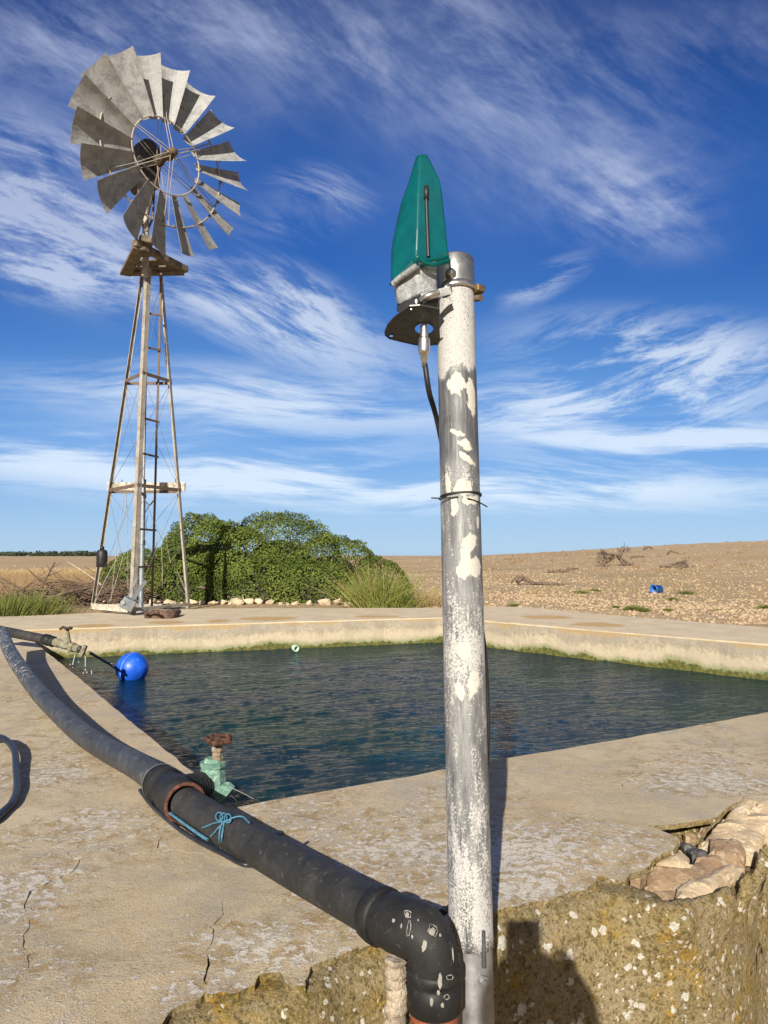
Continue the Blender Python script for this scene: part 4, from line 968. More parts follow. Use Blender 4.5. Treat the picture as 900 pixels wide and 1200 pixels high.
# ------------------------------------------------------------------ post
def mat_post():
    m, t = material('white_flaking_paint_on_zinc'); v = t.obj()      # object origin at the foot of the post, z along it
    sp_ = t.new('ShaderNodeSeparateXYZ'); t.l.new(v, sp_.inputs[0]); z = sp_.outputs[2]
    brush = t.noise(t.mapv(v, (1,1,.12)), 60, 6, .7, .2); blot = t.noise(t.mapv(v, (1,1,.45)), 30, 7, .75, .5); flk = t.noise(v, 230, 4, .7)
    # paint cover along the post: thick at the top, bare band, thinly smeared lower down
    cov = t.new('ShaderNodeFloatCurve'); cv = cov.mapping.curves[0]
    pts = [(0,.50),(.04,.60),(.12,.52),(.20,.44),(.28,.40),(.34,.48),(.40,.60),(.44,.50),(.50,.40),(.58,.38),(.63,.45),(.66,.42),(.68,.18),(.72,.06),(.80,.08),(.815,.80),(.90,.66),(1,.60)]
    cv.points[0].location = pts[0]; cv.points[1].location = pts[-1]
    for p_ in pts[1:-1]: cv.points.new(*p_)
    for p_ in cv.points: p_.handle_type = 'VECTOR'
    cov.mapping.update()
    zz = t.m('ADD', t.m('DIVIDE', z, plen), t.m('MULTIPLY', t.m('SUBTRACT', t.noise(t.mapv(v,(1,1,.3)), 22, 3, .5), .5), .08)); t.put(cov.inputs['Value'], zz)
    cov.inputs['Factor'].default_value = 1
    mixn = t.m('ADD', t.m('MULTIPLY', blot, .35), t.m('ADD', t.m('MULTIPLY', flk, .40), t.m('MULTIPLY', brush, .25)))
    thr = t.m('SUBTRACT', t.m('SUBTRACT', 1.0, cov.outputs[0]), .0)
    k = t.sm(t.m('SUBTRACT', t.m('MULTIPLY_ADD', t.m('SUBTRACT', mixn, .5), 2.2, .5), thr), -.05, .09)
    film = t.m('MULTIPLY', t.sm(t.m('ADD', t.m('MULTIPLY', brush, .5), t.m('MULTIPLY', t.noise(t.mapv(v, (1,1,.2)), 24, 4, .6), .5)), .38, .60), t.sm(cov.outputs[0], .12, .48))
    zinc = t.mix(t.sm(blot, .4, .6), (.085,.087,.09), (.125,.127,.13))
    zinc = t.mix(t.m('MULTIPLY', t.sm(t.noise(t.mapv(v,(1,1,.05)), 180, 3, .6), .5, .65), .35), zinc, (.30,.30,.30))
    c = t.mix(t.m('MULTIPLY', film, .85), zinc, (.30,.30,.295)); c = t.mix(k, c, t.mix(t.sm(flk, .35, .6), (.34,.335,.325), (.47,.46,.435)))
    # bold dabs of paint: strokes on the camera side
    th = t.m('ARCTAN2', sp_.outputs[0], t.m('MULTIPLY', sp_.outputs[1], -1))
    u_ = t.m('MULTIPLY', th, .044); cb = t.new('ShaderNodeCombineXYZ'); t.l.new(u_, cb.inputs[0]); t.l.new(z, cb.inputs[1])
    q0 = t.vm('ADD', cb.outputs[0], t.vm('MULTIPLY', t.vm('SUBTRACT', t.noise(v, 60, 5, .7, out=1), (.5,.5,.5)), (.011,.018,0)))
    dabs = [(534,514,10,3.2,-22),(544,527,9,6,-35),(546,543,11,4.2,-38),(541,576,11,9,-10),(523,572,4,14,3),(551,590,14,6,15),(530,597,5,10,0),(549,640,8,13,-22),(543,657,6,14,-5),(555,666,10,12,0),(541,672,9,8,0),(558,614,3,7,0),(541,763,8,9,0),(552,800,7,13,-20),(536,808,5,9,10),(551,470,7,22,3),(533,458,10,14,0)]
    tot_ = None
    rag = t.m('MULTIPLY', t.m('SUBTRACT', t.noise(t.mapv(v, (1,1,.45)), 75, 7, .75), .5), 2.2)
    for (u, vv, a, b, r) in dabs:
        p, sc = postpix(u, vv); q = t.mapv(q0, (a*sc, b*sc, 1), (0,0,math.radians(r)), (p[0], p[1], 0), 'TEXTURE')
        s_ = t.sm(t.m('ADD', t.vm('LENGTH', q), rag), 1.05, .95); tot_ = s_ if tot_ is None else t.m('MAXIMUM', tot_, s_)
    front = t.sm(t.m('ABSOLUTE', th), 1.9, 1.7); tot_ = t.m('MULTIPLY', tot_, front)
    tot_ = t.m('MULTIPLY', tot_, t.sm(t.noise(t.mapv(v, (1,1,.25)), 70, 5, .7), .28, .42, .35, 1)); c = t.mix(tot_, c, (.50,.48,.42)); kk = t.m('MAXIMUM', k, tot_)
    # short dark cracks and stains
    c = t.mix(t.m('MULTIPLY', t.sm(t.noise(v, 70, 6, .8, 1.5), .60, .64), .55), c, (.12,.11,.10))
    t.put(t.b.inputs['Base Color'], c); t.put(t.b.inputs['Metallic'], t.m('MULTIPLY', t.m('SUBTRACT', 1, kk), .25)); t.put(t.b.inputs['Roughness'], t.m('MULTIPLY_ADD', kk, .25, .55))
    t.l.new(t.bump(t.m('ADD', t.m('MULTIPLY', kk, .6), t.m('MULTIPLY', flk, .25)), .5, .0025), t.b.inputs['Normal']); return m
PB = at(552.3,1108,1.50); PT = at(532.5,308,1.70)
PR = .0445
pa = (PT-PB).normalized(); plen = (PT-PB).length
def postpix(u, v):
    """picture point -> (around, along) on the post's front"""
    r = ray(u, v).normalized(); n_ = r.cross(pa); # closest points of two lines
    w0 = EYE-PB; a = r.dot(r); b = r.dot(pa); c = pa.dot(pa); d = r.dot(w0); e = pa.dot(w0); k = (a*e-b*d)/(a*c-b*b); s = (b*e-c*d)/(a*c-b*b)
    off = (EYE+r*s-(PB+pa*k)); side = off.dot(Vector((1,0,0))); th = math.asin(max(-.98, min(.98, side/PR)))
    return (th*.044, k), EYE_d(s)/F
def EYE_d(s): return s
ROT = pa.to_track_quat('Z', 'Y').to_matrix()
ROT = Matrix((Vector((1,0,0))-pa*pa.x, pa.cross(Vector((1,0,0))-pa*pa.x), pa)).transposed()
post = empty('painted_post', PB); tag(post, 'tall round steel post with flaking white paint standing before the near rim', 'post')
def inpost(name, prof, mat, z=0, n=48):
    """lathe in post space, object turned to the post's axis"""
    me = bpy.data.meshes.new(name); vs = []; 
    for r, h in prof:
        for j in range(n): a = 2*math.pi*j/n; vs.append((r*math.cos(a), r*math.sin(a), h))
    fs = [(i*n+j, i*n+(j+1)%n, (i+1)*n+(j+1)%n, (i+1)*n+j) for i in range(len(prof)-1) for j in range(n)]
    me.from_pydata(vs, [], fs); o = link(name, me, mat, post, True); o.rotation_euler = ROT.to_euler(); o.location = (0,0,0); return o
hs_ = [0]+[i*.02 for i in range(1, int(plen/.02))]+[plen]
inpost('pipe', [(PR-.004,0)]+[(PR, h) for h in hs_]+[(PR-.002, plen+.001)], mat_post())
M_ss = mat_galv('stainless_steel', (.42,.41,.38), (.52,.51,.48), .32, .9, 20, (.30,.27,.22)); M_band = mat_galv('galvanised_tube', (.24,.24,.24), (.32,.32,.32), .45, .7, 10, (.20,.19,.18))
M_capm = mat_galv('grey_steel_cap', (.20,.20,.195), (.30,.30,.29), .38, .75, 14, (.14,.13,.12))
# top cap sleeve: a short bare tube with a closed rounded end
_, s1 = postpix(533,306); 
inpost('top_cap', [(PR+.0015, plen-.078),(PR+.0025, plen-.076),(PR+.0025, plen+.000),(PR+.001, plen+.004),(PR-.004, plen+.0055),(PR-.02, plen+.006),(.0, plen+.006)], M_capm)
# hose clamp round the post
def around(k, r, a0=0, a1=2*math.pi, n=40, dz=0): return [PB+pa*(k+dz*math.sin(j/n*math.pi))+(ROT@Vector((math.cos(a0+(a1-a0)*j/n)*r, math.sin(a0+(a1-a0)*j/n)*r, 0))) for j in range(n+1)]
def band(k, r, w, th, name, mat, parent, tilt=0):
    mb = MB(); n = 48; vs = []
    for j in range(n):
        a = 2*math.pi*j/n; e = ROT@Vector((math.cos(a), math.sin(a), 0))
        for rr, zz in ((r,-w/2),(r+th,-w/2),(r+th,w/2),(r,w/2)): vs.append(PB+pa*(k+zz+tilt*math.cos(a))+e*rr)
    fs = [(j*4+i, j*4+(i+1)%4, ((j+1)%n)*4+(i+1)%4, ((j+1)%n)*4+i) for j in range(n) for i in range(4)]
    mb.add(vs, fs, True); return mb.build(name, mat, parent)
kc = postpix(535,342)[0][1]
band(kc, PR+.002, .017, .0022, 'clamp_band', M_ss, post, .004)
mb = MB(); c = PB+pa*kc+Vector((PR+.008,-.012,0)); mb.box(c, (.022,.03,.018), ROT@Matrix.Rotation(.5,3,'Z'), .003); mb.build('clamp_screw', simple('tarnished_brass', (.25,.18,.09), .5, .8), post)
mb = MB(); c = PB+pa*(kc-.02)+Vector((PR+.002,-.008,0)); mb.rod(c, c+Vector((.012,-.012,-.003)), .008, 8); mb.build('clamp_bolt', M_rusty, post)
# wire twisted round the post
M_tie = simple('thin_black_wire', (.03,.03,.03), .5, .3)
kw = postpix(540,583)[0][1]; mb = MB()
mb.tube(around(kw, PR+.0025, -2.9, 3.0, 40, .004), .0016, 6); mb.tube(around(kw-.004, PR+.0025, -2.8, 3.3, 40, .010), .0016, 6)
mb.tube(spline([at(505.5,583.5,1.60), at(520,583.8,1.585), at(537,582,1.575)],5), .0015, 6); mb.tube(spline([at(548,584,1.575), at(560,588,1.59), at(571,594,1.60)],5), .0015, 6)
o = mb.build('tie_wire', M_tie); tag(o, 'thin black wire twisted round the middle of the white post', 'wire')
# lower support: galvanised channel with slot and bolts that carries the post
sup = MB(); LB0 = PB+Vector((.004,.0,-.75)); sup.tube([PB-pa*.75+pa*.0, PB+pa*.012], .042, 40, False)
sup.build('support_tube', M_band, post)
mb = MB(); fw = Vector((0,-1,0)); 
def pp_(u, v, o=0): # point on the front of the support
    (a_, k_), s_ = postpix(u, v); th = a_/.044; return PB+pa*k_+(ROT@Vector((math.sin(th), -math.cos(th), 0)))*(PR+.001+o)
mb = MB(); c = pp_(563,1140); mb.lathe([(0,.008),(.0065,.008),(.007,.006),(.007,.002),(.012,.002),(.012,-.002)], c, (.25,-1,0), 6, False); mb.build('bolt', M_band, post)
mb = MB(); a = pp_(563,1082,.001); b = pp_(563.5,1124,.001); mb.tube([a, a.lerp(b,.5), b], [.0035,.004,.0045], 10); mb.build('slot_weld', simple('dark_slot', (.08,.08,.085), .6, .5), post)
# ------------------------------------------------------------------ transmitter on its bracket
D0 = 1.63
tele = empty('transmitter', at(490,360,D0)); tag(tele, 'translucent teal beacon shaped transmitter clamped beside the top of the white post', 'transmitter')
def mat_teal():
    m, t = material('teal_translucent_plastic'); v = t.obj()
    n = t.noise(v, 18, 5, .6); c = t.mix(t.sm(n, .35, .65), (.0,.115,.108), (.0,.165,.15))
    t.put(t.b.inputs['Base Color'], c); t.put(t.b.inputs['Roughness'], .28); t.put(t.b.inputs['Alpha'], .62); t.put(t.b.inputs['Specular IOR Level'], .5)
    tr = t.new('ShaderNodeBsdfTranslucent'); t.put(tr.inputs[0], (.0,.24,.21)); ms = t.new('ShaderNodeMixShader'); ms.inputs[0].default_value = .25
    t.l.new(t.b.outputs[0], ms.inputs[1]); t.l.new(tr.outputs[0], ms.inputs[2]); t.l.new(ms.outputs[0], t.out.inputs[0]); return m
M_teal = mat_teal()
k = D0/F                                             # metres per picture pixel out here
O = lambda u, v, d=0: at(u, v, D0+d)
# ring sections (front-left, front-right edge, right, back, left) from base to tip
def sect(pts): return [O(*p) for p in pts]
secs = [ # each: left-back, left, front, right, right-back, back
 sect([(457.5,331,.02),(459,328,-.012),(487,309.5,-.05),(526.5,304,-.02),(526,300,.05),(480,306,.075)]),
 sect([(457.8,301,.02),(459.5,298,-.010),(488,293,-.045),(524.5,290,-.02),(523.5,288,.045),(485,294,.07)]),
 sect([(459.5,282,.02),(463,280,-.008),(489,268,-.040),(522.5,266,-.018),(521.5,264,.04),(487,270,.062)]),
 sect([(469,238,.018),(473,236,-.004),(490,226,-.028),(517.8,224,-.012),(517,222,.032),(490,228,.045)]),
 sect([(478,214,.015),(481,212,-.002),(491,206,-.020),(514.8,210,-.008),(514,208,.024),(493,208,.035)]),
 sect([(485.5,188,.010),(487.5,186,.0),(491,184,-.012),(503.5,188,-.006),(503,186,.016),(496,186,.022)]),
 sect([(487.5,183,.009),(489.5,181.5,.001),(492,180,-.008),(500,181.5,-.004),(500,180.5,.012),(495,181,.018)])]
mb = MB(); vs = [p for s in secs for p in s]; m = 6
fs = [(i*m+j, i*m+(j+1)%m, (i+1)*m+(j+1)%m, (i+1)*m+j) for i in range(len(secs)-1) for j in range(m)]+[tuple((len(secs)-1)*m+j for j in range(m))]
mb.add(vs, fs); sh = mb.build('shell', M_teal, tele)
bv = sh.modifiers.new('b', 'BEVEL'); bv.width = .004; bv.segments = 3; bv.limit_method = 'ANGLE'; bv.angle_limit = .3
# lip round the foot of the shell
mb = MB(); base = secs[0]; low_ = [p-UP*.006 for p in base]
mb.tube([low_[5]]+low_+[low_[0]], .0035, 8) ; mb.build('shell_lip', M_teal, tele)
mb = MB(); mb.tube(spline([O(487,309,-.055), O(488,303,-.062), O(492,301.5,-.062), O(498,308,-.058), O(512,310,-.05), O(526,305,-.03)],5), .0055, 9)
mb.tube(spline([O(497,305,-.058), O(510,304,-.05), O(525,301,-.03)],4), .004, 8); mb.build('latch', M_teal, tele)
mb = MB(); mb.tube([O(499.5,232,-.026), O(500.5,262,-.034), O(502,301,-.040)], .0045, 10); mb.lathe([(0,.016),(.0055,.016),(.0062,0),(.0062,-.016),(0,-.016)], O(499.5,226,-.026), (0,0,1), 12)
mb.build('antenna', simple('antenna_black', (.012,.016,.015), .5, var=.2), tele)
# grey body under the shell
M_sil = simple('grey_sealant', (.30,.31,.31), .45, var=.35, scale=30, bump=.8, bd=.004)
g0 = [(460,328,.018),(463,326,-.012),(488,309,-.045),(512,306,-.02),(512,304,.03),(480,306,.06)]
g1 = [(463,350,.018),(466,350,-.012),(490,336,-.042),(512,331,-.02),(512,328,.03),(480,330,.055)]
g2 = [(465,357,.016),(467,358,-.012),(490,346,-.038),(512,342,-.02),(512,340,.03),(480,338,.05)]
vs = [O(*p) for s in (g0,g1,g2) for p in s]; mb = MB()
mb.add(vs, [(i*m+j, i*m+(j+1)%m, (i+1)*m+(j+1)%m, (i+1)*m+j) for i in range(2) for j in range(m)]+[tuple(range(12,18)), tuple(range(6))[::-1]])
o = mb.build('sealed_body', M_sil, tele); sb = o.modifiers.new('b','BEVEL'); sb.width = .006; sb.segments = 3
mb = MB(); mb.tube(spline([O(461,333,-.015), O(470,325,-.03), O(480,318,-.045), O(489,311,-.055)],5), [.0075]*16, 9); mb.build('sealant_bead', M_sil, tele)
mb = MB(); vs = [O(u,v+d_,dd_) for d_ in (0,8) for u,v,dd_ in g2]; mb.add(vs, [(j,(j+1)%m,m+(j+1)%m,m+j) for j in range(m)]+[tuple(range(6,12)), tuple(range(6))[::-1]]); mb.build('black_seal', M_blk, tele)
# mounting plate seen from below, with holes and bolts
M_plate = mat_galv('dark_bracket_plate', (.07,.068,.065), (.11,.108,.10), .40, .7, 15, (.05,.045,.04))
def flatplate():
    # outline and holes drawn in hundredths, then laid on the tilted plane of the bracket
    out_ = [(451,393),(450.6,389),(454,381),(461,373),(471,365),(480,359),(492,358),(514,362),(516,404),(500,405.5),(488,405),(470,401),(456,397.5)]
    hs = [(458.5,394.5,2.6,1.8),(482,361.5+1.5,2.2,1.5),(497,386,11,7)]
    P = [V2(u/100, -v/100) for u, v in out_]; P = [p.lerp(q, f) for p, q in zip(P, P[1:]+P[:1]) for f in (0,.34,.67)]
    H = [[V2((u+a*math.cos(x))/100, -(v+b*math.sin(x))/100) for x in np.linspace(0, 2*math.pi, 25)[:-1]] for u, v, a, b in hs]
    o = slab('mount_plate', P, H, [], lambda q: np.zeros(len(q)), .003, M_plate, tele)
    w0 = world_of(tele)
    for vv in o.data.vertices:
        u, v = vv.co.x*100, -vv.co.y*100; q = at(u, v, 1.55+(v-358)/47*.12); vv.co = q-w0+Vector((0,0,vv.co.z+.003))
    mb = MB(); 
    return at(497,386,1.615)
cplate = flatplate(); zp = cplate.z
mb = MB(); c = Vector((cplate.x, cplate.y, zp)); mb.rod(c+Vector((0,0,.012)), c-Vector((0,0,.035)), .009, 16)
mb.lathe([(0,-.020),(.0125,-.020),(.0135,-.024),(.0135,-.050),(.0125,-.056),(.0085,-.057),(.0085,-.070),(.006,-.072),(.006,-.085),(0,-.085)], c, n=20); mb.build('cable_connector', M_ss, tele)
# bracket arms: clamp strap that reaches from the post to the body, plus bolts
mb = MB(); mb.tube(spline([O(494,352,-.05), O(502,347,-.06), O(514,343,-.055)],5), [.008]*11, 8); mb.beam(O(494,349,-.045), O(528,340,-.035), .004, .018); mb.build('strap', M_ss, tele)
for u, v in ((525,330),(519,348)):
    c = PB+pa*postpix(u,v)[0][1]+Vector(((u-533)*1.62/F*.93, -PR-.003, 0)); mb = MB(); mb.lathe([(0,.012),(.0065,.012),(.0075,.010),(.0075,.004),(.013,.003),(.013,0)], c, (-.15,-1,-.15), 18); mb.build('bolt', M_ss, tele)
mb = MB(); mb.box(O(503,356,.0), (.04,.05,.016), None, .003); mb.box(O(490,352,.02), (.05,.05,.012), None, .003); mb.build('bracket_block', M_plate, tele)
for u, v, z_ in ((482,361,0),(488,352,0)):
    mb = MB(); mb.rod(O(u,v,-.045), O(u,v,-.045)-UP*.008, .006, 8); mb.build('nut', M_ss, tele)
# ------------------------------------------------------------------ black pipe
def mat_poly(name='black_polythene', dust=.35, base=(.021,.021,.021)):
    m, t = material(name); v = t.obj(); n = t.noise(v, 7, 6, .7, .4); s_ = t.noise(v, 60, 5, .7); sc = t.noise(t.mapv(v, (1,1,1), (0,0,.65)), 30, 5, .65, .2)
    c = t.mix(t.m('MULTIPLY', t.sm(n, .36, .66), .8), base, tuple(x*2.3 for x in base)); c = t.mix(t.m('MULTIPLY', t.sm(s_, .56, .72), dust), c, (.20,.18,.15))
    c = t.mix(t.m('MULTIPLY', t.sm(t.noise(v, 4, 6, .75, 1), .58, .70), dust), c, (.14,.13,.115))
    t.put(t.b.inputs['Base Color'], c); t.put(t.b.inputs['Roughness'], t.sm(n, .3, .7, .5, .7)); t.put(t.b.inputs['Specular IOR Level'], .28)
    t.l.new(t.bump(t.m('ADD', s_, t.m('MULTIPLY', n, .6)), .3, .002), t.b.inputs['Normal']); return m
M_poly = mat_poly(); M_rubber = mat_poly('scuffed_black_fitting', .2, (.013,.013,.013))
M_mark = simple('white_crust', (.27,.255,.22), .9, var=.2)
def old_pipe():
    m, t = material('worn_grey_pipe'); v = t.obj(); n = t.noise(v, 5, 6, .7, .4); s_ = t.noise(v, 30, 6, .75); sp2 = t.new('ShaderNodeSeparateXYZ'); t.l.new(v, sp2.inputs[0])
    far = t.sm(t.m('ADD', sp2.outputs[1], t.m('MULTIPLY', n, .8)), 1.9, 2.5)
    c = t.mix(t.sm(n, .36, .64), (.030,.032,.035), (.060,.063,.068)); c = t.mix(t.m('MULTIPLY', t.sm(s_, .52, .64), t.m('MULTIPLY_ADD', far, .75, .1)), c, (.52,.50,.47))
    t.put(t.b.inputs['Base Color'], c); t.put(t.b.inputs['Roughness'], .5); t.l.new(t.bump(s_, .3, .003), t.b.inputs['Normal']); return m
R0 = .0435
elb = Vector((.098, 1.385, 0))
Tc = at(200,926,2.28)                      # tee centre
pipe = empty('black_water_pipe', (Tc.x, Tc.y, .0)); tag(pipe, 'thick black plastic water pipe crossing the rim down to the elbow by the post', 'pipe')
pE = at(452,1076,1.455); pS = at(212,938,2.16); 
mb = MB(); mb.tube([pS+(pE-pS)*t_+Vector((0,0,-.006*math.sin(t_*math.pi))) for t_ in np.linspace(0,1,14)], .0445, 40); mb.build('near_length', M_poly, pipe)
far_pts = [at(192,920,2.36), at(160,897,2.56), at(128,880,2.84), at(98,861,3.08), at(72,838,3.42), at(46,812,3.86), at(24,783,4.45), at(10,760,5.1), at(3,741,5.75)]
P = spline(far_pts, 10); mb = MB(); mb.tube(P, [.0435]*len(P), 32); mb.build('far_length', old_pipe(), pipe)
# tee with its rusty clip and a ribbed branch
dT = (pE-pS).normalized(); mb = MB(); a = at(188,917,2.39); b = at(216,941,2.13)
dA = (b-a).normalized(); La = (b-a).length
mb.lathe([(.046,0),(.056,.002),(.058,.03),(.052,.034),(.052,.05),(.060,.054),(.060,.085),(.052,.09),(.052,.15),(.058,.155),(.058,La-.01),(.046,La)], a, dA, 40)
mb.build('tee', M_rubber, pipe)
mb = MB(); mb.lathe([(.0,0),(.0585,0),(.0595,.004),(.0595,.008),(.0585,.011)], a+dA*.0, dA, 40); mb.build('pale_ring', simple('dusty_ring', (.14,.14,.135), .6), pipe)
mb = MB(); mb.tube([b+dA*.012+(dA.orthogonal().normalized()*math.cos(x)+dA.cross(dA.orthogonal().normalized())*math.sin(x))*.0545 for x in np.linspace(0, 2*math.pi, 41)], .0055, 10, False); mb.build('rusty_clip', simple('red_rust', (.13,.05,.03), .85, .2, var=.5, scale=60, bump=.8, bd=.003), pipe)
tm = at(214,926,2.3); vb = at(240,921,2.42); dV = (vb-tm).normalized(); mb = MB(); pr = [(.04,0)]
for i in range(6): pr += [(.046,.02+i*.016),(.046,.03+i*.016),(.040,.031+i*.016),(.040,.035+i*.016)]
mb.lathe(pr+[(.034,.13),(0,.13)], tm, dV, 30); mb.build('ribbed_branch', M_rubber, pipe)
# elbow at the near end, then straight down the wall
p0 = pE-dT*.02; ang = []
corner = at(500,1098,1.385); down = Vector((.004,-.004,-1)).normalized(); c_bot = at(508.5,1140,1.375)
A0 = p0; bz = [Vector(x) for x in interpolate_bezier(A0, A0+dT*.095, c_bot+Vector((0,0,.085)), c_bot, 22)]
mb = MB(); mb.tube(bz, [.050]*4+[.0515]*9+[.0505,.050,.049,.048,.047,.0465,.046,.046,.046], 40); mb.build('elbow', M_rubber, pipe)
mb = MB(); mb.lathe([(.045,-.02),(.052,-.018),(.054,.0),(.054,.012),(.050,.014)], p0+dT*.005, dT, 40); mb.build('elbow_collar', M_rubber, pipe)
mb = MB(); mb.lathe([(.046,.014),(.0495,.012),(.0495,-.004),(.047,-.006),(.047,-.014),(.0492,-.016),(.0492,-.060),(.043,-.063)], c_bot, (0,0,1), 40); mb.build('lower_collar', M_rubber, pipe)
mb = MB(); mb.tube([c_bot-Vector((0,0,.05)), c_bot-Vector((0,0,.75))], .0435, 36); mb.build('downpipe', simple('red_brown_stained_pipe', (.035,.025,.022), .6, var=.5, scale=14, spot=((.26,.075,.035), 16, .44)), pipe)
# rings of white crust on the elbow
def crust(u, v, a, b, rot, ring=True):
    # project on the bezier tube
    r = ray(u, v).normalized(); best = None
    for s in np.linspace(1.2, 1.75, 700):
        q = EYE+r*s
        for i in range(len(bz)-1):
            ab = bz[i+1]-bz[i]; t_ = max(0, min(1, (q-bz[i]).dot(ab)/ab.dot(ab))); d_ = (q-(bz[i]+ab*t_)).length
            if d_ < .0535: best = (q, (q-(bz[i]+ab*t_)).normalized()); break
        if best: break
    if not best: return
    q, n_ = best; x = Vector((1,0,0)); x = (x-n_*x.dot(n_)).normalized(); y = n_.cross(x); sc = 1.35/F
    pts = [q+(x*math.cos(w_)*a*sc+y*math.sin(w_)*b*sc)*random.uniform(.7,1.2)+n_*(-.0004) for w_ in np.linspace(0, 2*math.pi, 15)[:-1]]
    c_, s_ = math.cos(rot), math.sin(rot); pts = [q+(lambda d: x*(d.dot(x)*c_-d.dot(y)*s_)+y*(d.dot(x)*s_+d.dot(y)*c_)+n_*d.dot(n_))(p-q) for p in pts]
    mb = MB()
    if ring: mb.tube(pts+[pts[0]], [random.uniform(.0003,.0012) for _ in range(len(pts)+1)], 5, False)
    else: mb.add([q+n_*.0016]+[p+n_*.0004 for p in pts], [(0, i+1, (i+1)%14+1) for i in range(14)], True)
    mb.build('white_crust', M_mark, pipe, fix=False)
for c_ in [(477,1072,3,3.6,.4,False),(478,1071,4,5,.4),(507,1091,4,4,.3,False),(483,1098,1.5,2,.3,False),(470,1085,1.5,2.5,0,False),(490,1078,1.2,1.2,0,False),(516,1096,1.3,2,0,False),(479,1087,2.2,8,-.2),(507,1090,6,6,.2),(497,1108,2.5,6,-.3,False),(531,1119,1.6,8,.1,False),(461,1079,2,2.5,0,False)]: crust(*c_)
cy = lambda u, v, r=.0497: (lambda x: Vector((x, c_bot.y-math.sqrt(max(1e-6, r*r-(x-c_bot.x)**2)), 0)))(at(u, v, 1.32).x)
def crust2(u, v, a, b, ring=True):
    q = cy(u, v); q.z = at(u, v, q.y).z; sc = q.y/F; mb = MB(); pts = []
    for w_ in np.linspace(0, 2*math.pi, 13)[:-1]:
        x = u+a*math.cos(w_)*random.uniform(.8,1.2); y = v+b*math.sin(w_)*random.uniform(.8,1.2); p = cy(x, y); p.z = at(x, y, p.y).z; p.y -= .0006; pts.append(p)
    if ring: mb.tube(pts+[pts[0]], [random.uniform(.0003,.0012) for _ in range(len(pts)+1)], 5, False)
    else: mb.add([q-Vector((0,.0018,0))]+pts, [(0, i+1, (i+1)%12+1) for i in range(12)], True)
    mb.build('white_crust', M_mark, pipe, fix=False)
for c_ in [(516,1150,2.5,9,False),(528,1145,4.5,3),(524,1168,3,3),(506,1174,2,5,False),(519,1178,2,3,False),(514,1163,2,3,False)]: crust2(*c_)
# limescale crust running down the wall beside the elbow
def scale_run():
    mb = MB(); P = [at(464+random.uniform(-1,1), v, 1.50) for v in range(1122, 1240, 7)]; mb.tube(spline(P, 3), [.019+.006*mnoise.noise(Vector((i*.45, 0, 0)))+.002*random.random() for i in range(3*(len(P)-1)+1)], 18)
    mb.v = [tuple(Vector(v_)+Vector((1,.3,0))*.006*mnoise.noise(Vector(v_)*60)) for v_ in mb.v]
    o = mb.build('limescale', simple('limescale', (.46,.38,.28), .95, var=.35, scale=30, bump=1, bd=.012), pipe)
scale_run()
# ------------------------------------------------------------------ gate valve beside the tee
M_pat = mat_stone('verdigris_bronze', (.09,.19,.145), (.18,.33,.25), (.36,.48,.38)); M_pat2 = simple('brown_bronze', (.24,.18,.12), .7, .3, var=.5, scale=50, spot=((.35,.38,.30), 30, .55)); M_whl = simple('rusty_wheel', (.085,.038,.022), .8, .2, var=.5, scale=70, bump=.6)
dv = 2.43; vc = at(252,918,dv); k2 = dv/F
valve = empty('gate_valve', vc); tag(valve, 'green corroded bronze gate valve with rusty wheel standing beside the tee of the pipe', 'valve')
mb = MB(); h = lambda v: at(252, v, dv).z-vc.z
mb.lathe([(0,h(938)),(.026,h(937)),(.040,h(928)),(.044,h(916)),(.042,h(905)),(.036,h(899)),(.043,h(898)),(.043,h(892.5)),(.034,h(892)),(.024,h(888)),(0,h(889))], vc+Vector((-.008,0,0)), n=8, smooth=False)
ax = (vb-tm).normalized(); 
mb.lathe([(.0,-.055),(.035,-.055),(.037,-.04),(.032,-.03),(.030,.0),(.034,.02),(.042,.03),(.042,.052),(.034,.055),(.026,.052),(.024,.02),(0,.02)], at(252,921,dv), Vector((.75,-.1,-.62)), 10, False)
mb.build('valve_body', M_pat, valve)
mb = MB(); mb.lathe([(0,h(894)),(.020,h(893)),(.020,h(888)),(.0165,h(886)),(.0165,h(881)),(.019,h(880)),(.019,h(876)),(.010,h(873)),(0,h(873))], at(254,918,dv), n=8, smooth=False); mb.build('packing_nut', M_pat2, valve)
mb = MB(); vt = at(255,918,dv); mb.rod(Vector((vt.x,vt.y,vc.z+h(876))), Vector((vt.x,vt.y,vc.z+h(862.5))), .0075, 10); mb.build('stem', M_whl, valve)
mb = MB(); wc = at(256.5,866.5,dv); axw = Vector((.06,-.10,1)).normalized(); a1 = axw.orthogonal().normalized(); b1_ = axw.cross(a1)
mb.tube([wc+(a1*math.cos(x)+b1_*math.sin(x))*(.036+.0035*math.cos(x*5)) for x in np.linspace(0, 2*math.pi, 61)], [.0085+.0016*math.cos(x*10) for x in np.linspace(0, 2*math.pi, 61)], 10, False)
for i in range(5): x = i*2*math.pi/5+.4; mb.rod(wc, wc+(a1*math.cos(x)+b1_*math.sin(x))*.036, .006, 8)
mb.lathe([(0,-.008),(.013,-.008),(.013,.008),(0,.009)], wc, axw, 12); mb.build('hand_wheel', M_whl, valve)
M_jet = simple('water_thread', (.75,.80,.85), .1, var=.05); M_jet.node_tree.nodes['Principled BSDF'].inputs['Alpha'].default_value = .55
for a, b in (((268,922),(297,936)),((267,930),(277,938))):
    mb = MB(); mb.tube(spline([at(*a,2.40), at((a[0]+b[0])/2,(a[1]+b[1])/2-.6,2.42), at(*b,2.45)],4), .0008, 5); mb.build('leak_jet', M_jet, valve)
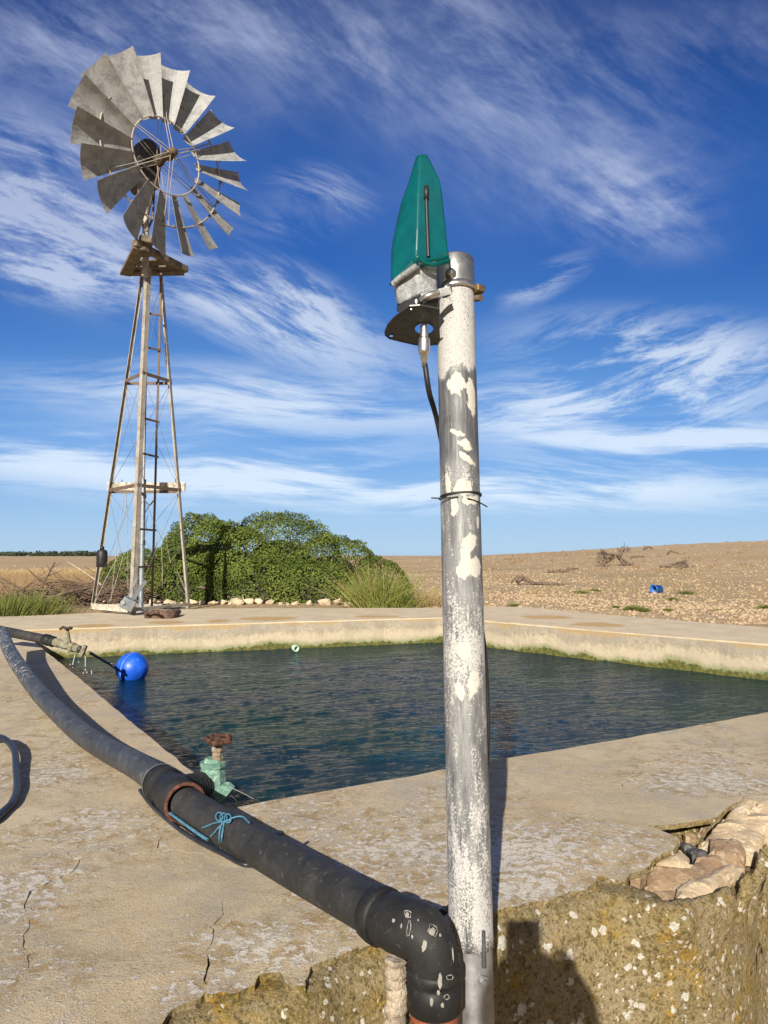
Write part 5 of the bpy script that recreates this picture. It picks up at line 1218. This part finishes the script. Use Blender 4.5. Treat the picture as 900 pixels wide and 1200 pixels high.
# ------------------------------------------------------------------ far valve arm and its float
arm = empty('float_valve', at(60,750,6.1)); tag(arm, 'dark inlet pipe with corroded float valve reaching over the left rim', 'float valve')
A1 = at(-14,736,6.35); B1 = at(52,749,6.15); C1 = at(104,764,6.0)
mb = MB(); mb.tube([A1, B1], [.042,.038], 24); mb.build('inlet_pipe', M_poly, arm)
da = (C1-B1).normalized(); LL = (C1-B1).length; mb = MB()
mb.lathe([(.038,0),(.046,.0),(.048,.05),(.041,.06),(.041,.07),(.046,.075),(.046,.10),(.035,.11)], B1, da, 20); mb.build('coupling', M_rubber, arm)
mb = MB(); M_brn = mat_stone('crusted_brass', (.16,.13,.085), (.26,.23,.16), (.34,.38,.27))
mb.lathe([(.032,.10),(.038,.13),(.038,.16),(.028,.17),(.036,.20),(.036,.24),(.028,.25),(.028,.28),(.041,.285),(.041,.315),(.028,.32),(.036,.34),(.034,.37),(0,.38)], B1, da, 9, False)
vm_ = at(79,752,6.07); mb.lathe([(.036,-.05),(.034,.0),(.022,.03),(.018,.07),(.013,.08),(.013,.10),(0,.10)], vm_, (0,0,1), 9, False); mb.box(C1+Vector((-.04,-.02,.01)), (.035,.045,.10), Matrix.Rotation(.4,3,'Y'), .008); mb.build('valve_body', M_brn, arm)
vt = at(77.5,736,6.07); mb = MB(); mb.rod(vm_+UP*.09, vt, .012, 8); mb.tube([vt+Vector((math.cos(x)*.043, math.sin(x)*.043, .004*math.sin(3*x)))*(1) for x in np.linspace(0, 2*math.pi, 37)], [.009+.003*math.cos(5*x) for x in np.linspace(0,2*math.pi,37)], 8, False)
for i in range(4): x = i*math.pi/2+.3; mb.rod(vt, vt+Vector((math.cos(x)*.043, math.sin(x)*.043, 0)), .007, 6)
mb.build('hand_wheel', simple('dark_rusted_wheel', (.07,.045,.03), .8, .2, var=.5, scale=40), arm)
fc = at(155,783,6.70)
FR = .143
mb = MB(); mb.tube([C1, C1.lerp(fc+Vector((-FR,0,.0)), .96)], [.012,.010], 8); mb.build('float_rod', M_rusty, arm)
mb = MB(); mb.tube([C1.lerp(fc+Vector((-FR,0,0)), .78), fc+Vector((-FR-.005,0,0))], [.014,.014], 8); mb.build('rod_sleeve', simple('pale_sleeve', (.45,.38,.28), .7), arm)
for u0, v0, u1, v1 in ((88,767,85,779),(100,765,100,781)):
    mb = MB(); mb.tube(spline([at(u0,v0,6.0), at((u0+u1)/2,(v0+v1)/2,6.0), at(u1,v1,6.0)],4), .0035, 5); mb.build('water_drip', M_jet, arm)
mb = MB()
for u, v in ((82,779),(84,783),(90,786),(99,785),(101,788),(98,789),(108,787),(92,776),(107,789)): q = at(u+random.uniform(-1,1),v,6.0); s9 = random.uniform(.25,.8); mb.lathe([(0,-.012*s9),(.006*s9,-.006*s9),(.004*s9,.006*s9),(0,.022*s9)], q, n=8)
mb.build('water_drops', M_jet, arm)
fo = empty('float_ball', fc); tag(fo, 'bright blue plastic float ball riding half sunk in the tank water', 'float')
M_fl = simple('blue_float_plastic', (.012,.10,.62), .42, var=.18, scale=12, bump=.2, bd=.003, spot=((.10,.25,.72), 22, .60))
mb = MB(); pr = [(FR*math.sin(x)*1.0, FR*math.cos(x)*1.0) for x in np.linspace(0, math.pi, 33)]; mb.lathe(pr, fc, (.15,-.2,1), 48); mb.build('ball', M_fl, fo)
mb = MB(); e1 = Vector((.82,.45,.35)).normalized(); e2 = Vector((-.3,-.15,.95)).normalized(); ax3 = Vector((.9,-.42,-.15)).normalized(); p1 = ax3.orthogonal().normalized(); p2 = ax3.cross(p1)
mb.tube([fc+(p1*math.cos(x)+p2*math.sin(x))*(FR+.0005) for x in np.linspace(0, 2*math.pi, 73)], .0032, 6, False); mb.build('seam', simple('pale_blue_seam', (.22,.34,.70), .5), fo)
# ------------------------------------------------------------------ cables, hose, twine
M_cable = simple('black_cable', (.015,.015,.016), .45, var=.3); M_hose = simple('black_hose', (.022,.024,.028), .4, var=.3); M_twine = simple('blue_twine', (.06,.17,.25), .55, var=.3, scale=120)
cc = Vector((cplate.x, cplate.y, zp-.08))
back = lambda u, v: at(u, v, 1.66)
cable = empty('antenna_cable', cc); tag(cable, 'thin black cable running from the transmitter down behind the white post', 'cable')
top = [cc, at(498.5,430,cc.y), at(503,460,cc.y+.01), at(512,492,1.70), at(526,560,1.73), at(545,650,1.69), at(561,720,1.65), at(568,770,1.615), at(571,840,1.59), at(570.5,890,1.575), at(565,950,1.57), at(556,1010,1.565), at(540,1045,1.56), at(527,1063,1.54), at(514,1073,1.52)]
mb = MB(); mb.tube(spline(top, 8), .0062, 12); mb.build('upper_run', M_cable, cable)
mb = MB(); mb.tube(spline([at(522,1066,1.535), at(505,1076,1.50), at(490,1070,1.49), at(470,1063,1.50), at(447,1050,1.53)], 6), .008, 10); mb.build('lower_run', M_cable, cable)
th_ = MB(); P = [at(164,926,2.44), at(176,942,2.30), at(192,957,2.16), at(212,973,2.03), at(236,988,1.94), at(260,1000,1.87), at(283,1012,1.80), at(297,1014,1.80)]
P = [Vector((p.x, p.y, max(p.z, .008))) for p in P]; th_.tube(spline(P, 8), .0062, 12); o = th_.build('thin_tube', M_hose); tag(o, 'thin black tube lying along the left side of the thick black pipe', 'tube')
hs2 = MB(); P = [on(-40,870,.02), on(-5,864,.03), on(8,868,.035), on(17,880,.03), on(19,900,.02), on(20,925,.012), on(14,941,.012), on(4,951,.012), on(-14,965,.012), on(-60,985,.012)]
hs2.tube(spline(P, 8), .0125, 14); o = hs2.build('hose_loop', M_hose); tag(o, 'black hose bent in a loop on the rim at the left edge', 'hose')
# blue twine tied round the pipe
tw = empty('blue_twine', at(262,965,1.93)); tag(tw, 'light blue twine knotted round the thick black pipe', 'twine')
def onpipe(u, v):
    r = ray(u, v).normalized(); dd_ = (pE-pS).normalized()
    for s in np.linspace(1.4, 2.6, 900):
        q = EYE+r*s; t_ = (q-pS).dot(dd_); d_ = (q-(pS+dd_*t_)).length
        if d_ < .0475: return q
    q = EYE+r*((at(u,v,1.95)-EYE).length); q.z = max(q.z, .004); return q
def strand(pts, r=.0024): mb = MB(); mb.tube(spline([onpipe(*p) for p in pts], 5), r, 7); return mb
strand([(261,962),(258,972),(257,985),(260,996),(267,1006),(280,1013),(293,1015)]).build('loop', M_twine, tw)
strand([(263,962),(261,974),(260,985),(264,997),(272,1007),(284,1013)]).build('loop', M_twine, tw)
strand([(266,962),(274,958),(284,957),(292,964)]).build('loop', M_twine, tw)
strand([(259,963),(250,965),(243,968),(237,970)]).build('loose_end', M_twine, tw); strand([(261,965),(255,971),(251,976),(247,980)]).build('loose_end', M_twine, tw)
for cx, cy_, rx, ry in ((257,957,4,5),(262,958,4,5),(267,959,4,5)):
    strand([(cx+rx*math.cos(a), cy_+ry*math.sin(a)) for a in np.linspace(0, 6.28, 9)], .0022).build('knot_bow', M_twine, tw)
bt = MB(); bt.tube(spline([at(199,953,2.08), at(214,964,2.0), at(231,976,1.93), at(243,984,1.90)],5), .004, 8); bt.build('straight_run', M_twine, tw)
bt = MB(); bt.tube(spline([at(441,1039,1.50), at(455,1047,1.485), at(472,1053,1.47), at(486,1056,1.46), at(505,1062,1.49)],5), .0034, 8); o = bt.build('blue_tube', simple('bright_blue_tube', (.03,.17,.42), .45)); tag(o, 'short run of bright blue tube above the elbow of the black pipe', 'tube')
mb = MB(); mb.tube(spline([at(318,980,1.83), at(326,977,1.86), at(331,976,1.88)],4), .005, 8); o = mb.build('cable_clip', M_cable, pipe)
# ------------------------------------------------------------------ the photographer, whose shadow falls on the wall
GP = gz(.0, -.45)
ph = empty('smartphone', (0,-.012,.80)); tag(ph, 'dark smartphone held upright by the photographer', 'smartphone')
mb = MB(); mb.box((-.034,-.018,.752), (.080,.009,.160), Matrix.Rotation(PITCH,3,'X'), .004); mb.build('phone_body', simple('phone_dark', (.02,.02,.022), .3), ph)
def skin(name, verts, edges, mat, parent=None, sub=2):
    me = bpy.data.meshes.new(name); off = world_of(parent) if parent else Vector()
    me.from_pydata([tuple(Vector(v[:3])-off) for v in verts], edges, []); o = link(name, me, mat, parent)
    sm_ = o.modifiers.new('s', 'SKIN'); sm_.use_smooth_shade = True
    lay = me.skin_vertices[0] if me.skin_vertices else None
    if lay is None:
        bm = bmesh.new(); bm.from_mesh(me); L = bm.verts.layers.skin.verify(); bm.to_mesh(me); bm.free(); lay = me.skin_vertices[0]
    for i, v in enumerate(verts):
        r = v[3]; lay.data[i].radius = (r, r) if not hasattr(r, '__len__') else r; lay.data[i].use_root = (i == 0)
    s = o.modifiers.new('d', 'SUBSURF'); s.levels = sub; s.render_levels = sub; return o
per = empty('person', (0,-.45,GP)); tag(per, 'person in dark clothes standing in front of the tank holding a phone up', 'person')
g = GP; hz = GP+1.0; X0 = -.09; Y0 = -.45
V_ = [(X0,Y0,g+.95,.15),(X0,Y0,g+1.12,.14),(X0,Y0+.01,g+1.30,.155),(X0,Y0+.01,g+1.42,.11),(X0,Y0+.02,g+1.49,.055),(X0,Y0+.04,g+1.56,.075),(X0,Y0+.05,g+1.66,.092),(X0,Y0+.04,g+1.74,.06)]
E_ = [(i,i+1) for i in range(7)]
def add(p, r, to): V_.append((*p, r)); E_.append((to, len(V_)-1)); return len(V_)-1
for s in (-1, 1):
    a = add((X0+s*.10,Y0,g+.86), .095, 0); b = add((X0+s*.11,Y0+.02,g+.48), .06, a); c = add((X0+s*.12,Y0,g+.10), .042, b); d = add((X0+s*.13,Y0+.05,g+.035), .035, c); add((X0+s*.15,Y0+.18,g+.03), .03, d)
for s, tx in ((-1,-.03),(1,.055)):
    a = add((X0+s*.18,Y0,g+1.40), .055, 3); b = add((X0+s*.19+.02,Y0+.12,g+1.22), .042, a); w_ = add((tx+s*.03,-.10,.70), .028, b)
    pal = add((tx+s*.012,-.055,.715), .024, w_)
    for f in range(4):
        q = (tx+s*.010, -.040, .700+f*.018); r1 = add(q, .009, pal); r2 = add((tx+s*.004-s*.004,-.022,.702+f*.019), .008, r1); add((tx-s*.022,-.016-.012,.703+f*.019), .007, r2)
    t1 = add((tx+s*.004,-.062,.745), .010, pal); add((tx-s*.012,-.040,.752), .008, t1)
M_cloth = simple('dark_cloth', (.04,.045,.06), .9)
skin('body', V_, E_, M_cloth, per)
mb = MB(); hc = Vector((X0, Y0+.05, g+1.67)); mb.lathe([(.0,.105),(.05,.098),(.085,.07),(.10,.02),(.10,-.01)], hc, (0,-.12,1), 24); mb.build('hair', simple('brown_hair', (.05,.035,.02), .8), per)
mb = MB()
for s in (-1, 1): mb.lathe([(0,.013),(.011,.006),(.013,0),(0,-.01)], hc+Vector((s*.032,.088,-.02)), (0,1,0), 12)
mb.build('eyes', simple('eye_white', (.7,.7,.68), .3), per)
